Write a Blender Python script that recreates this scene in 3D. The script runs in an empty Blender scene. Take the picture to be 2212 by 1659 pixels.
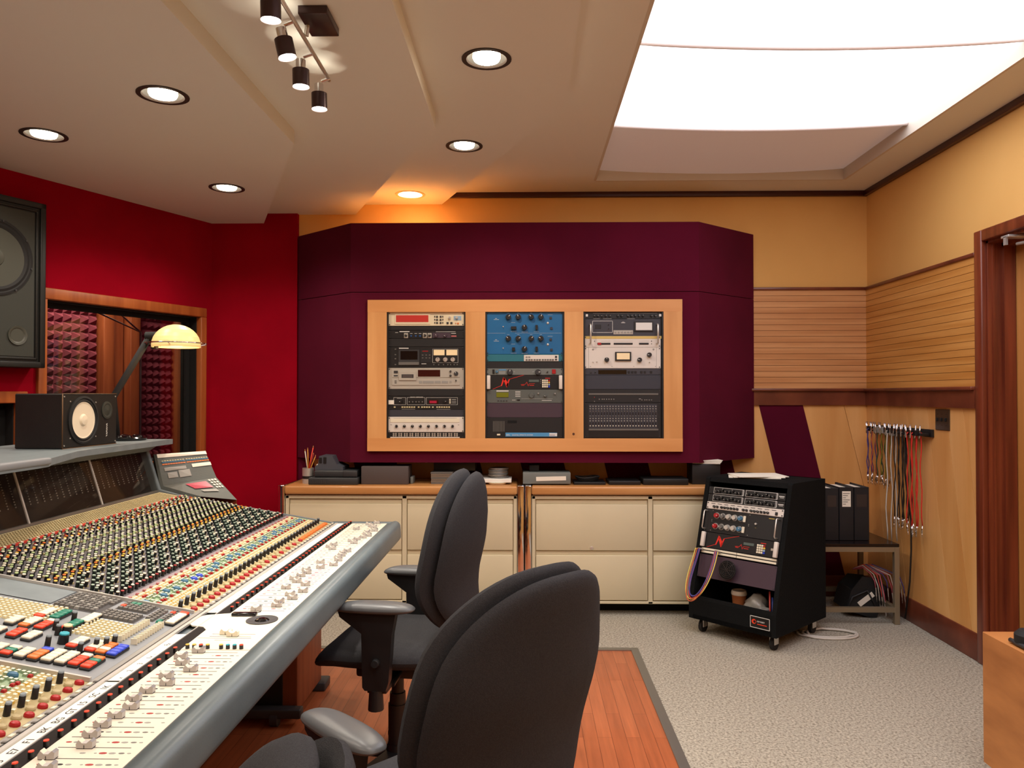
import bpy, bmesh, math, random
from mathutils import Vector, Matrix
from mathutils.geometry import delaunay_2d_cdt
random.seed(7)
R = random.random
PI = math.pi
scene = bpy.context.scene
COL = scene.collection

# ------------------------------------------------------------------ helpers
def lin(c):
    def f(u):
        u /= 255.0
        return u/12.92 if u <= 0.04045 else ((u+0.055)/1.055)**2.4
    return (f(c[0]), f(c[1]), f(c[2]), 1.0)

MATS = {}
def mat(name, col, rough=0.5, metal=0.0, col2=None, scale=(8, 8, 8), detail=3.0, bump=None, coat=0.0,
        emit=None, spec=0.5, contrast=(0.35, 0.65)):
    """principled material, optionally two-coloured by stretched noise, optionally bumped"""
    m = bpy.data.materials.new(name); m.use_nodes = True
    nt = m.node_tree; N = nt.nodes; L = nt.links
    b = N['Principled BSDF']
    b.inputs['Base Color'].default_value = lin(col)
    b.inputs['Roughness'].default_value = rough
    b.inputs['Metallic'].default_value = metal
    b.inputs['Specular IOR Level'].default_value = spec
    b.inputs['Coat Weight'].default_value = coat
    if emit:
        b.inputs['Emission Color'].default_value = lin(emit[0])
        b.inputs['Emission Strength'].default_value = emit[1]
    tc = None
    if col2 or bump:
        tc = N.new('ShaderNodeTexCoord')
    if col2:
        mp = N.new('ShaderNodeMapping'); mp.inputs['Scale'].default_value = scale
        L.new(tc.outputs['Object'], mp.inputs['Vector'])
        nz = N.new('ShaderNodeTexNoise'); nz.inputs['Scale'].default_value = 1.0
        nz.inputs['Detail'].default_value = detail
        L.new(mp.outputs['Vector'], nz.inputs['Vector'])
        cr = N.new('ShaderNodeValToRGB')
        cr.color_ramp.elements[0].position = contrast[0]; cr.color_ramp.elements[0].color = lin(col)
        cr.color_ramp.elements[1].position = contrast[1]; cr.color_ramp.elements[1].color = lin(col2)
        L.new(nz.outputs['Fac'], cr.inputs['Fac'])
        L.new(cr.outputs['Color'], b.inputs['Base Color'])
    if bump:
        nb = N.new('ShaderNodeTexNoise'); nb.inputs['Scale'].default_value = bump[0]
        nb.inputs['Detail'].default_value = 4.0
        L.new(tc.outputs['Object'], nb.inputs['Vector'])
        bp = N.new('ShaderNodeBump'); bp.inputs['Strength'].default_value = bump[1]
        bp.inputs['Distance'].default_value = 0.004
        L.new(nb.outputs['Fac'], bp.inputs['Height'])
        L.new(bp.outputs['Normal'], b.inputs['Normal'])
    MATS[name] = m
    return m

class MB:
    """collects geometry for ONE mesh object"""
    def __init__(s):
        s.v = []; s.f = []; s.mi = []; s.sm = []; s.M = Matrix.Identity(4)
    def add(s, vs, fs, mi=0, smooth=False):
        o = len(s.v)
        for p in vs:
            s.v.append(s.M @ Vector(p))
        for k, f in enumerate(fs):
            s.f.append([i+o for i in f]); s.mi.append(mi if not isinstance(mi, list) else mi[k])
            s.sm.append(smooth if not isinstance(smooth, list) else smooth[k])
        return s
    def box(s, x0, x1, y0, y1, z0, z1, mi=0):
        vs = [(x, y, z) for x in (x0, x1) for y in (y0, y1) for z in (z0, z1)]
        return s.add(vs, [(0, 1, 3, 2), (4, 6, 7, 5), (0, 4, 5, 1), (2, 3, 7, 6), (0, 2, 6, 4), (1, 5, 7, 3)], mi)
    def rbox(s, x0, x1, y0, y1, z0, z1, r=0.003, seg=2, mi=0):
        bm = bmesh.new()
        bmesh.ops.create_cube(bm, size=1.0)
        for v in bm.verts:
            v.co = Vector(((x0+x1)/2+v.co.x*(x1-x0), (y0+y1)/2+v.co.y*(y1-y0), (z0+z1)/2+v.co.z*(z1-z0)))
        r = min(r, abs(x1-x0)*.49, abs(y1-y0)*.49, abs(z1-z0)*.49)
        bmesh.ops.bevel(bm, geom=list(bm.edges), offset=r, segments=seg, profile=0.5, affect='EDGES')
        bm.verts.index_update()
        s.add([v.co.copy() for v in bm.verts], [[v.index for v in f.verts] for f in bm.faces], mi, seg > 1)
        bm.free(); return s
    def cyl(s, p0, p1, r0, r1=None, n=16, mi=0, caps=True, mcap=None, smooth=True):
        r1 = r0 if r1 is None else r1
        p0 = Vector(p0); p1 = Vector(p1); ax = (p1-p0)
        if ax.length < 1e-9: return s
        ax.normalize()
        a = ax.orthogonal().normalized(); b = ax.cross(a)
        c = [(a*math.cos(2*PI*i/n)+b*math.sin(2*PI*i/n)) for i in range(n)]
        s.add([p0+q*r0 for q in c]+[p1+q*r1 for q in c], [(i, (i+1) % n, n+(i+1) % n, n+i) for i in range(n)], mi, smooth)
        if caps:
            mc = mi if mcap is None else mcap
            if r0 > 0: s.add([p0+q*r0 for q in c], [tuple(range(n))[::-1]], mi)
            if r1 > 0: s.add([p1+q*r1 for q in c], [tuple(range(n))], mc)
        return s
    def tube(s, pts, r, n=6, mi=0):
        pts = [Vector(p) for p in pts]; rings = []
        up = None
        for i, p in enumerate(pts):
            d = (pts[min(i+1, len(pts)-1)]-pts[max(i-1, 0)])
            if d.length < 1e-9: d = Vector((0, 0, 1))
            d.normalize()
            if up is None: up = d.orthogonal().normalized()
            a = up - d*up.dot(d)
            a = a.normalized() if a.length > 1e-6 else d.orthogonal().normalized()
            up = a; b = d.cross(a)
            rr = r[i] if isinstance(r, (list, tuple)) else r
            rings.append([p+(a*math.cos(2*PI*k/n)+b*math.sin(2*PI*k/n))*rr for k in range(n)])
        vs = [q for g in rings for q in g]; fs = []
        for i in range(len(pts)-1):
            for k in range(n):
                fs.append((i*n+k, i*n+(k+1) % n, (i+1)*n+(k+1) % n, (i+1)*n+k))
        fs.append(tuple(range(n))[::-1]); fs.append(tuple((len(pts)-1)*n+k for k in range(n)))
        return s.add(vs, fs, mi, True)
    def lathe(s, prof, o=(0, 0, 0), ax=(0, 0, 1), n=24, mi=0, smooth=True, sx=1.0, sy=1.0):
        """prof: list of (radius, height[, mi])"""
        o = Vector(o); ax = Vector(ax).normalized(); a = ax.orthogonal().normalized(); b = ax.cross(a)
        for i in range(len(prof)-1):
            (r0, h0), (r1, h1) = prof[i][:2], prof[i+1][:2]
            m_ = prof[i+1][2] if len(prof[i+1]) > 2 else mi
            A = []; B = []
            for k in range(n):
                q = a*math.cos(2*PI*k/n)*sx+b*math.sin(2*PI*k/n)*sy
                A.append(o+q*r0+ax*h0); B.append(o+q*r1+ax*h1)
            s.add(A+B, [(k, (k+1) % n, n+(k+1) % n, n+k) for k in range(n)], m_, smooth)
        return s
    def prism(s, poly, h0, h1, axis='z', mi=0, smooth=False):
        """poly of 2D points extruded along an axis; axis 'z': (x,y); 'y': (x,z); 'x': (y,z)"""
        def P(q, h):
            return {'z': (q[0], q[1], h), 'y': (q[0], h, q[1]), 'x': (h, q[0], q[1])}[axis]
        n = len(poly)
        vs = [P(q, h0) for q in poly]+[P(q, h1) for q in poly]
        fs = [(i, (i+1) % n, n+(i+1) % n, n+i) for i in range(n)]
        s.add(vs, fs, mi, smooth)
        s.add([P(q, h0) for q in poly], [tuple(range(n))[::-1]], mi)
        s.add([P(q, h1) for q in poly], [tuple(range(n))], mi)
        return s
    def quad(s, a, b, c, d, mi=0):
        return s.add([a, b, c, d], [(0, 1, 2, 3)], mi)
    def build(s, name, mats, parent=None, world=True):
        me = bpy.data.meshes.new(name)
        inv = None
        if parent is not None and world:
            inv = wmat(parent).inverted()
        vs = [(inv @ v) if inv else v for v in s.v]
        me.from_pydata([tuple(v) for v in vs], [], s.f)
        if not isinstance(mats, (list, tuple)): mats = [mats]
        for m in mats: me.materials.append(MATS[m] if isinstance(m, str) else m)
        me.polygons.foreach_set('material_index', s.mi)
        me.polygons.foreach_set('use_smooth', s.sm)
        bm = bmesh.new(); bm.from_mesh(me)
        bmesh.ops.remove_doubles(bm, verts=bm.verts, dist=1e-6) if len(s.v) < 60 else None
        bmesh.ops.recalc_face_normals(bm, faces=bm.faces)
        bm.to_mesh(me); bm.free(); me.update()
        o = bpy.data.objects.new(name, me); COL.objects.link(o)
        if parent is not None: o.parent = parent
        return o

def wmat(o):
    M = o.matrix_basis.copy()
    p = o.parent
    while p is not None:
        M = p.matrix_basis @ M; p = p.parent
    return M

def tag(o, label=None, cat=None, group=None, kind=None):
    if label: o['label'] = label
    if cat: o['category'] = cat
    if group: o['group'] = group
    if kind: o['kind'] = kind
    return o
def thing(name, label, cat, loc=(0, 0, 0), rz=0.0, group=None, M=None):
    o = bpy.data.objects.new(name, None); COL.objects.link(o)
    o.empty_display_size = 0.05
    if M is not None: o.matrix_basis = M
    else:
        o.location = loc; o.rotation_euler = (0, 0, rz)
        o.matrix_basis = Matrix.Translation(loc) @ Matrix.Rotation(rz, 4, 'Z')
    return tag(o, label, cat, group)
def struct(name, mb, mats, parent=None):
    o = mb.build(name, mats, parent)
    if parent is None: o['kind'] = 'structure'
    return o
def place(me_obj, parent, M):
    """another copy of a part mesh; M is the local matrix"""
    c = me_obj.copy(); COL.objects.link(c); c.parent = parent; c.matrix_basis = M
    return c

TXT = {}
def text(mb, s, size, M, mi=0, ext=0.0004):
    """lettering as mesh: text runs along local x, up is local y, in matrix M"""
    key = (s, size)
    if key not in TXT:
        cu = bpy.data.curves.new('t', 'FONT'); cu.body = s; cu.size = size; cu.extrude = ext
        cu.resolution_u = 2
        ob = bpy.data.objects.new('t', cu)
        me = bpy.data.meshes.new_from_object(ob)
        TXT[key] = ([v.co.copy() for v in me.vertices], [tuple(p.vertices) for p in me.polygons])
        bpy.data.objects.remove(ob); bpy.data.curves.remove(cu); bpy.data.meshes.remove(me)
    vs, fs = TXT[key]
    old = mb.M; mb.M = old @ M
    mb.add(vs, fs, mi); mb.M = old

def pad(mb, w, h, tf, tb, M, p=3.0, taper=None, bend=None, n=40, mi=0, k=3.0):
    """upholstered pad in local x (width) / z (height); front bulges to +y, back to -y"""
    rs = [0.0, .3, .55, .75, .88, .95, .985, 1.0]
    def pt(r, i, sgn):
        a = 2*PI*i/n
        c, s_ = math.cos(a), math.sin(a)
        x = w/2*math.copysign(abs(c)**(2/p), c); z = h/2*math.copysign(abs(s_)**(2/p), s_)
        if taper: x *= taper(z/(h/2))
        t = (tf if sgn > 0 else tb)*(max(0.0, 1-r**k))**0.5
        X, Z = x*r, z*r
        Y = sgn*t+(bend(X, Z) if bend else 0)
        return M @ Vector((X, Y, Z))
    for sgn in (1, -1):
        vs = [pt(0, 0, sgn)]; fs = []
        for r in rs[1:]:
            for i in range(n): vs.append(pt(r, i, sgn))
        for i in range(n): fs.append((0, 1+i, 1+(i+1) % n))
        for j in range(len(rs)-2):
            o = 1+j*n
            for i in range(n): fs.append((o+i, o+n+i, o+n+(i+1) % n, o+(i+1) % n))
        mb.add(vs, fs, mi, True)

def arc(c, r, a0, a1, n):
    return [(c[0]+r*math.cos(a0+(a1-a0)*i/n), c[1]+r*math.sin(a0+(a1-a0)*i/n)) for i in range(n+1)]

# ------------------------------------------------------------------ camera
F = 1660.0
CAMH = 1.37
pit = math.atan((853.0-829.5)/F); yaw = math.atan(31.0/F*math.cos(pit))
fwd = Vector((-math.sin(yaw)*math.cos(pit), math.cos(yaw)*math.cos(pit), math.sin(pit)))
rgt = Vector((math.cos(yaw), math.sin(yaw), 0)); upv = rgt.cross(fwd)
cam = bpy.data.cameras.new('camera'); camo = bpy.data.objects.new('camera', cam); COL.objects.link(camo)
cam.sensor_fit = 'HORIZONTAL'; cam.sensor_width = 36.0; cam.lens = F/2212*36.0
cam.clip_start = 0.02; cam.clip_end = 60
Mc = Matrix.Identity(4)
for i in range(3):
    Mc[i][0] = rgt[i]; Mc[i][1] = upv[i]; Mc[i][2] = -fwd[i]
Mc[2][3] = CAMH
camo.matrix_world = Mc
scene.camera = camo
def seen(x, y, z, mrg=20):
    v = Vector((x, y, z-CAMH)); d = v.dot(fwd)
    if d < 0.1: return False
    px = 1106+F*v.dot(rgt)/d; py = 829.5-F*v.dot(upv)/d
    return -mrg < px < 2212+mrg and -mrg < py < 1659+mrg

# ------------------------------------------------------------------ materials
mat('wall_red', (152, 4, 29), .95, bump=(400, .25), col2=(140, 3, 26), scale=(3, 3, 3), spec=.08)
mat('maroon', (90, 9, 39), .95, bump=(500, .3), col2=(81, 7, 34), scale=(2, 2, 2), spec=.2)
mat('yellow', (234, 184, 106), .75, bump=(120, .06), col2=(229, 178, 100), scale=(2, 2, 2))
mat('ceil', (224, 222, 214), .85, bump=(90, .03))
mat('ply', (232, 176, 108), .45, col2=(216, 154, 86), scale=(7, 7, .7), detail=6)
mat('ply2', (224, 164, 94), .45, col2=(236, 182, 116), scale=(9, 9, .8), detail=6)
mat('slat', (218, 162, 106), .5, col2=(196, 136, 82), scale=(1.2, 1.2, 26), detail=6)
mat('slat2', (222, 162, 86), .5, col2=(200, 136, 62), scale=(1.2, 1.2, 26), detail=6)
mat('mahog', (122, 62, 40), .35, col2=(96, 44, 28), scale=(6, 6, 6), detail=6, coat=.2)
mat('mahog_v', (132, 62, 36), .35, col2=(100, 42, 24), scale=(30, 30, 1.5), detail=6, coat=.25)
mat('crown', (62, 22, 20), .4)
mat('cherry', (178, 98, 46), .45, col2=(150, 74, 32), scale=(20, 20, 1.5), detail=6)
mat('maple', (226, 162, 100), .5, col2=(212, 146, 84), scale=(1.0, 1.0, 9), detail=6)
mat('maple_v', (226, 166, 104), .5, col2=(208, 146, 84), scale=(9, 9, 1), detail=6)
mat('knot', (90, 50, 30), .6)
mat('door_wood', (214, 152, 84), .4, col2=(198, 134, 68), scale=(12, 12, .8), detail=5)
mat('cab_wood', (200, 134, 74), .55, col2=(158, 98, 48), scale=(2.0, 2.6, 9), detail=8, contrast=(.4, .75))
mat('oak', (202, 146, 88), .4, col2=(178, 118, 64), scale=(1.5, 20, 20), detail=6, coat=.2)
mat('putty', (216, 204, 172), .45, col2=(212, 200, 168), scale=(3, 3, 3))
mat('chrome', (225, 225, 228), .08, 1.0)
mat('steel', (214, 212, 206), .32, .65)
mat('satin', (206, 200, 188), .4, .6)
mat('alum', (214, 208, 194), .45, .3)
mat('black', (16, 16, 17), .5)
mat('blackgl', (12, 12, 14), .15)
mat('rubber', (22, 22, 23), .75)
mat('void', (5, 5, 6), .9)
mat('dgrey', (48, 48, 50), .5)
mat('chair_fab', (56, 56, 59), .95, col2=(48, 48, 51), scale=(300, 300, 300), bump=(700, .4), spec=.25)
mat('chair_arm', (86, 88, 90), .36)
mat('chair_pl', (24, 24, 26), .45)
mat('con_grey', (122, 132, 136), .42, col2=(114, 124, 128), scale=(20, 20, 20))
mat('con_arm', (100, 112, 116), .38, col2=(93, 105, 110), scale=(6, 6, 6), bump=(200, .05))
mat('con_panel', (132, 136, 140), .5)
mat('con_dark', (58, 56, 58), .6)
mat('mod_plate', (84, 80, 84), .5)
mat('mod_green', (138, 160, 128), .5)
mat('mod_mauve', (140, 126, 130), .5)
mat('mod_tan', (176, 160, 118), .5)
mat('fad_white', (222, 215, 196), .6)
mat('fad_strip', (26, 19, 17), .7, spec=.2)
mat('paper', (244, 240, 226), .7)
mat('ink', (30, 28, 32), .8)
mat('slot', (84, 80, 72), .7)
mat('k_black', (24, 24, 25), .4)
mat('k_green', (26, 40, 36), .4)
mat('k_red', (166, 26, 32), .35)
mat('k_pink', (170, 96, 98), .4)
mat('k_orange', (222, 116, 48), .4)
mat('k_yellow', (222, 182, 78), .4)
mat('k_beige', (228, 214, 166), .45)
mat('k_cream', (232, 224, 200), .45)
mat('k_grey', (150, 148, 142), .4)
mat('k_dgrey', (104, 102, 98), .4)
mat('k_teal', (14, 120, 98), .35)
mat('k_cyan', (40, 160, 176), .4)
mat('k_blue', (36, 76, 130), .4)
mat('k_royal', (46, 74, 200), .35)
mat('k_steelb', (62, 110, 140), .45)
mat('k_lime', (176, 196, 140), .45)
mat('k_ltblue', (150, 176, 196), .4)
mat('k_white', (240, 238, 230), .4)
mat('capgrey', (186, 180, 176), .35)
mat('capgrey2', (120, 116, 120), .35)
mat('redline', (206, 60, 44), .5)
mat('side_orange', (168, 70, 44), .5)
mat('meter_bg', (56, 42, 32), .5, col2=(30, 22, 22), scale=(3, 4, 3))
mat('dot', (190, 186, 180), .5)
mat('ns_black', (20, 18, 15), .55, col2=(13, 12, 10), scale=(12, 12, 12), bump=(300, .15))
mat('ns_edge', (96, 66, 34), .6)
mat('cone_white', (236, 222, 196), .6)
mat('spk_grey', (46, 49, 43), .6, bump=(300, .1))
mat('spk_frame', (20, 22, 20), .5)
mat('spk_cone', (66, 68, 60), .45)
mat('lamp_cream', (246, 214, 150), .35, emit=((246, 206, 130), .35))
mat('foam', (120, 52, 72), .95)
mat('post_wood', (150, 84, 48), .5, col2=(126, 64, 34), scale=(20, 20, 1.5), detail=5)
mat('booth_wall', (120, 40, 40), .9)
mat('blue_face', (20, 104, 158), .4, col2=(18, 98, 150), scale=(4, 4, 4))
mat('teal_face', (38, 112, 128), .4)
mat('blk_face', (25, 25, 27), .5)
mat('blk_face2', (18, 18, 20), .45)
mat('char_face', (54, 54, 62), .5)
mat('navy_face', (50, 52, 62), .5)
mat('plum_face', (66, 48, 60), .55)
mat('grn_face', (88, 92, 88), .5)
mat('slv_face', (180, 174, 162), .45, .1)
mat('ivory_face', (226, 212, 180), .5)
mat('white_face', (222, 214, 204), .5)
mat('gold', (212, 186, 110), .4, .3)
mat('disp_red', (170, 50, 44), .3, emit=((190, 50, 40), .25))
mat('disp_dark', (52, 12, 14), .2)
mat('disp_olive', (112, 116, 30), .3)
mat('disp_lcd', (86, 100, 96), .3)
mat('disp_green', (150, 160, 140), .3)
mat('meter_warm', (236, 214, 170), .4, emit=((240, 205, 150), .15))
mat('vio_disp', (170, 28, 62), .3)
mat('wht', (228, 226, 220), .5)
mat('lblue', (80, 150, 200), .4)
mat('logo_red', (226, 44, 30), .45)
mat('carpet_blk', (22, 23, 24), .98, bump=(900, .8), col2=(30, 31, 31), scale=(200, 200, 200), spec=.1)
mat('cup_brown', (168, 96, 48), .7)
mat('cup_lid', (228, 216, 196), .5)
mat('plastic_bag', (150, 146, 138), .25)
mat('c_yellow', (222, 196, 90), .5)
mat('c_blue', (40, 60, 130), .5)
mat('c_red', (200, 70, 60), .5)
mat('c_redb', (214, 44, 34), .5)
mat('c_orange', (190, 92, 50), .5)
mat('c_purple', (78, 64, 130), .5)
mat('c_green', (24, 70, 50), .5)
mat('c_olive', (130, 116, 30), .5)
mat('c_black', (30, 26, 24), .5)
mat('c_white', (206, 200, 190), .5)
mat('c_grey', (150, 146, 140), .5)
mat('c_pink', (190, 90, 104), .5)
mat('binder', (24, 28, 34), .5, col2=(20, 23, 28), scale=(5, 5, 5))
mat('binder_lab', (50, 42, 40), .5)
mat('tbl_frame', (150, 136, 112), .4, .5)
mat('tbl_top', (22, 14, 14), .25)
mat('outlet', (84, 66, 50), .35, .5)
mat('can_dark', (52, 42, 38), .5, .3); mat('can_black', (20, 17, 16), .7)
mat('can_cream', (226, 190, 150), .4)
mat('bulb', (255, 246, 228), .5, emit=((255, 236, 205), 22.0))
mat('bulb2', (255, 250, 240), .5, emit=((255, 244, 226), 30.0))
mat('track_dark', (72, 58, 60), .3, .7)
mat('pencil', (196, 130, 40), .5)
mat('pencil2', (150, 40, 34), .5)
mat('phone', (72, 76, 84), .45)
mat('boxdk', (46, 48, 50), .5)
mat('boxbrown', (78, 68, 66), .7)
mat('boxgrey', (112, 116, 112), .6)
mat('cdclear', (120, 108, 96), .3)
mat('lid_yel', (200, 176, 90), .4)
mat('mod_edge', (196, 192, 186), .4, .3)
mat('tape_white', (238, 232, 218), .6)
mat('skyframe', (206, 196, 180), .7)
mat('fabric_faint_glow', (214, 202, 198), .9, emit=((250, 226, 214), .10))  # faint emission added for backlight spilling over from the lit sections
mat('fabric_lit', (250, 248, 250), .9, emit=((242, 244, 255), 3.6))
mat('strap_metal', (150, 150, 146), .35, .8)

def floor_mats():
    m = bpy.data.materials.new('carpet'); m.use_nodes = True
    N = m.node_tree.nodes; L = m.node_tree.links; b = N['Principled BSDF']
    tc = N.new('ShaderNodeTexCoord')
    n1 = N.new('ShaderNodeTexNoise'); n1.inputs['Scale'].default_value = 95; n1.inputs['Detail'].default_value = 5
    n1.inputs['Roughness'].default_value = .75
    L.new(tc.outputs['Object'], n1.inputs['Vector'])
    cr = N.new('ShaderNodeValToRGB'); e = cr.color_ramp.elements
    e[0].position = .34; e[0].color = lin((104, 94, 80)); e[1].position = .66; e[1].color = lin((202, 192, 174))
    k = e.new(.5); k.color = lin((168, 162, 148))
    L.new(n1.outputs['Fac'], cr.inputs['Fac']); L.new(cr.outputs['Color'], b.inputs['Base Color'])
    b.inputs['Roughness'].default_value = 1.0; b.inputs['Specular IOR Level'].default_value = .1
    bp = N.new('ShaderNodeBump'); bp.inputs['Strength'].default_value = .4; bp.inputs['Distance'].default_value = .005
    L.new(n1.outputs['Fac'], bp.inputs['Height']); L.new(bp.outputs['Normal'], b.inputs['Normal'])
    MATS['carpet'] = m
    m = bpy.data.materials.new('planks'); m.use_nodes = True
    N = m.node_tree.nodes; L = m.node_tree.links; b = N['Principled BSDF']
    tc = N.new('ShaderNodeTexCoord'); mp = N.new('ShaderNodeMapping')
    mp.inputs['Rotation'].default_value = (0, 0, PI/2)
    L.new(tc.outputs['Object'], mp.inputs['Vector'])
    br = N.new('ShaderNodeTexBrick'); br.offset = .37; br.inputs['Scale'].default_value = 1.0
    br.inputs['Brick Width'].default_value = .62; br.inputs['Row Height'].default_value = .057
    br.inputs['Mortar Size'].default_value = .0009; br.inputs['Bias'].default_value = 0
    br.inputs['Color1'].default_value = lin((184, 104, 64)); br.inputs['Color2'].default_value = lin((162, 86, 50))
    br.inputs['Mortar'].default_value = lin((108, 52, 30))
    L.new(mp.outputs['Vector'], br.inputs['Vector'])
    mp2 = N.new('ShaderNodeMapping'); mp2.inputs['Scale'].default_value = (60, 3, 1)
    L.new(tc.outputs['Object'], mp2.inputs['Vector'])
    nz = N.new('ShaderNodeTexNoise'); nz.inputs['Scale'].default_value = 1; nz.inputs['Detail'].default_value = 5
    L.new(mp2.outputs['Vector'], nz.inputs['Vector'])
    mx = N.new('ShaderNodeMixRGB'); mx.blend_type = 'OVERLAY'; mx.inputs['Fac'].default_value = .35
    L.new(br.outputs['Color'], mx.inputs['Color1']); L.new(nz.outputs['Fac'], mx.inputs['Color2'])
    L.new(mx.outputs['Color'], b.inputs['Base Color'])
    b.inputs['Roughness'].default_value = .33; b.inputs['Coat Weight'].default_value = .15
    MATS['planks'] = m
    # clear panes: transparent with a fresnel gloss
    for nm, tint, mn in (('pane', (.92, .95, .94, 1), .02), ('meter_glass', (.85, .83, .80, 1), .004)):
        m = bpy.data.materials.new(nm); m.use_nodes = True
        N = m.node_tree.nodes; L = m.node_tree.links
        for q in list(N): N.remove(q)
        out = N.new('ShaderNodeOutputMaterial'); tr = N.new('ShaderNodeBsdfTransparent'); gl = N.new('ShaderNodeBsdfGlossy')
        tr.inputs['Color'].default_value = tint; gl.inputs['Roughness'].default_value = .02
        fr = N.new('ShaderNodeFresnel'); fr.inputs['IOR'].default_value = 1.45 if nm == 'pane' else 1.08
        ad = N.new('ShaderNodeMath'); ad.operation = 'ADD'; ad.inputs[1].default_value = mn; ad.use_clamp = True
        L.new(fr.outputs[0], ad.inputs[0])
        mi = N.new('ShaderNodeMixShader'); L.new(ad.outputs[0], mi.inputs[0])
        L.new(tr.outputs[0], mi.inputs[1]); L.new(gl.outputs[0], mi.inputs[2]); L.new(mi.outputs[0], out.inputs[0])
        MATS[nm] = m
floor_mats()
# ------------------------------------------------------------------ ROOM SHELL
YB = 5.30; XR = 2.335; ZC = 2.766; Z1, Z2, Z3 = 2.555, 2.623, 2.691
p0w = Vector((-2.167, 5.276, 0)); dw = Vector((.3965, .918, 0)).normalized(); nw = Vector((dw.y, -dw.x, 0))
MW = Matrix.Identity(4)                      # window-wall frame: x = along the wall towards the camera, y = into the room
for i in range(3):
    MW[i][0] = -dw[i]; MW[i][1] = nw[i]; MW[i][3] = p0w[i]
WEND = p0w - dw*2.7

b = MB(); b.box(.60, XR+.3, -1.6, YB+.1, -.05, 0); b.box(-3.3, .60, 4.18, YB+.1, -.05, 0)
struct('floor', b, 'carpet')
b = MB(); b.box(-3.3, .56, -1.6, 4.14, -.05, 0.0)
struct('floor', b, 'planks')
b = MB(); b.box(.56, .60, -1.6, 4.18, -.05, .006); b.box(-3.3, .56, 4.14, 4.18, -.05, .006)
struct('trim_1', b, 'strap_metal')

# ceiling: main plane with the light-panel opening, three stepped clouds with can holes
def holed(mb, outer, holes, z, mi=0):
    vs = [Vector(p) for p in outer]; faces_in = [list(range(len(outer)))]; edges = []
    n = len(outer)
    edges += [(i, (i+1) % n) for i in range(n)]
    for h in holes:
        o = len(vs); vs += [Vector(p) for p in h]; k = len(h)
        edges += [(o+i, o+(i+1) % k) for i in range(k)]
    r = delaunay_2d_cdt(vs, edges, [], 0, 1e-6)
    V, T = r[0], r[2]
    def inside(p, poly):
        c = False; j = len(poly)-1
        for i in range(len(poly)):
            if (poly[i][1] > p[1]) != (poly[j][1] > p[1]) and p[0] < (poly[j][0]-poly[i][0])*(p[1]-poly[i][1])/(poly[j][1]-poly[i][1])+poly[i][0]:
                c = not c
            j = i
        return c
    fs = []
    for t in T:
        c = ((V[t[0]][0]+V[t[1]][0]+V[t[2]][0])/3, (V[t[0]][1]+V[t[1]][1]+V[t[2]][1])/3)
        if inside(c, outer) and not any(inside(c, h) for h in holes): fs.append(tuple(t))
    mb.add([(v[0], v[1], z) for v in V], fs, mi)
def circ(c, r, n=24): return [(c[0]+r*math.cos(2*PI*i/n), c[1]+r*math.sin(2*PI*i/n)) for i in range(n)]
cans1 = [(-1.435, 2.993), (-2.197, 3.444), (-1.715, 4.354)]
cans3 = [(-.156, 3.0), (-.329, 4.053), (-.765, 5.033)]
SX0, SX1, SY0, SY1 = .455, 2.055, .15, 5.0
b = MB()
holed(b, [(-3.3, -1.6), (XR+.1, -1.6), (XR+.1, YB+.1), (-3.3, YB+.1)], [[(SX0, SY0), (SX1, SY0), (SX1, SY1), (SX0, SY1)]], ZC)
for ex, yk, xb, z, zt, cans in ((.185, 3.46, -.585, Z3, ZC, cans3), (-.427, 3.59, -1.185, Z2, Z3, []), (-1.098, 3.60, -1.83, Z1, Z2, cans1)):
    outer = [(-3.3, -1.6), (ex, -1.6), (ex, yk), (xb, YB), (-3.3, YB)]
    hs = [circ(c, .088) for c in cans]
    holed(b, outer, hs, z)
    for (p, q) in (((ex, -1.6), (ex, yk)), ((ex, yk), (xb, YB))):
        b.quad((p[0], p[1], z), (q[0], q[1], z), (q[0], q[1], zt), (p[0], p[1], zt))
# unseen lid above the light panel, added to keep world light out
b.box(SX0-.02, SX1+.02, SY0-.02, SY1+.02, 2.98, 3.0)
struct('ceiling', b, 'ceil')

# back wall (painted), lower panelling and trim
b = MB(); b.box(-1.75, XR+.3, YB, YB+.1, 0, ZC+.05)
wb = struct('wall_back', b, 'yellow')
b = MB()
for k in range(-6, 1):                       # slanted fabric / plywood bays
    def XX(x, z): return x + .24*(1.30-z)
    xa = 1.590+.575*k
    for (q0, q1, mi) in ((xa, xa+.297, 0), (xa+.297, xa+.575, 1+(k % 2)))+(((xa+.5775, xa+.9, 2), (xa+.9025, xa+1.4, 1)) if k == 0 else ()):
        z0, z1 = .13, 1.30
        poly = [(XX(q0, z0), z0), (XX(q1, z0), z0), (XX(q1, z1), z1), (XX(q0, z1), z1)]
        # clip to X range
        lo, hi = -1.575, XR-.004
        out = []
        def clip(P, inside_, t_):
            res = []
            for i in range(len(P)):
                a, c = P[i], P[(i+1) % len(P)]
                ia, ic = inside_(a), inside_(c)
                if ia: res.append(a)
                if ia != ic:
                    t = (t_-a[0])/(c[0]-a[0]); res.append((t_, a[1]+(c[1]-a[1])*t))
            return res
        poly = clip(poly, lambda p: p[0] >= lo, lo)
        if len(poly) > 2: poly = clip(poly, lambda p: p[0] <= hi, hi)
        if len(poly) > 2:
            b.prism(poly, YB-.012-(.006 if mi == 0 else 0), YB+.002, 'y', mi)
b.build('lower_paneling', ['maroon', 'ply', 'ply2'], wb)
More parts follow.
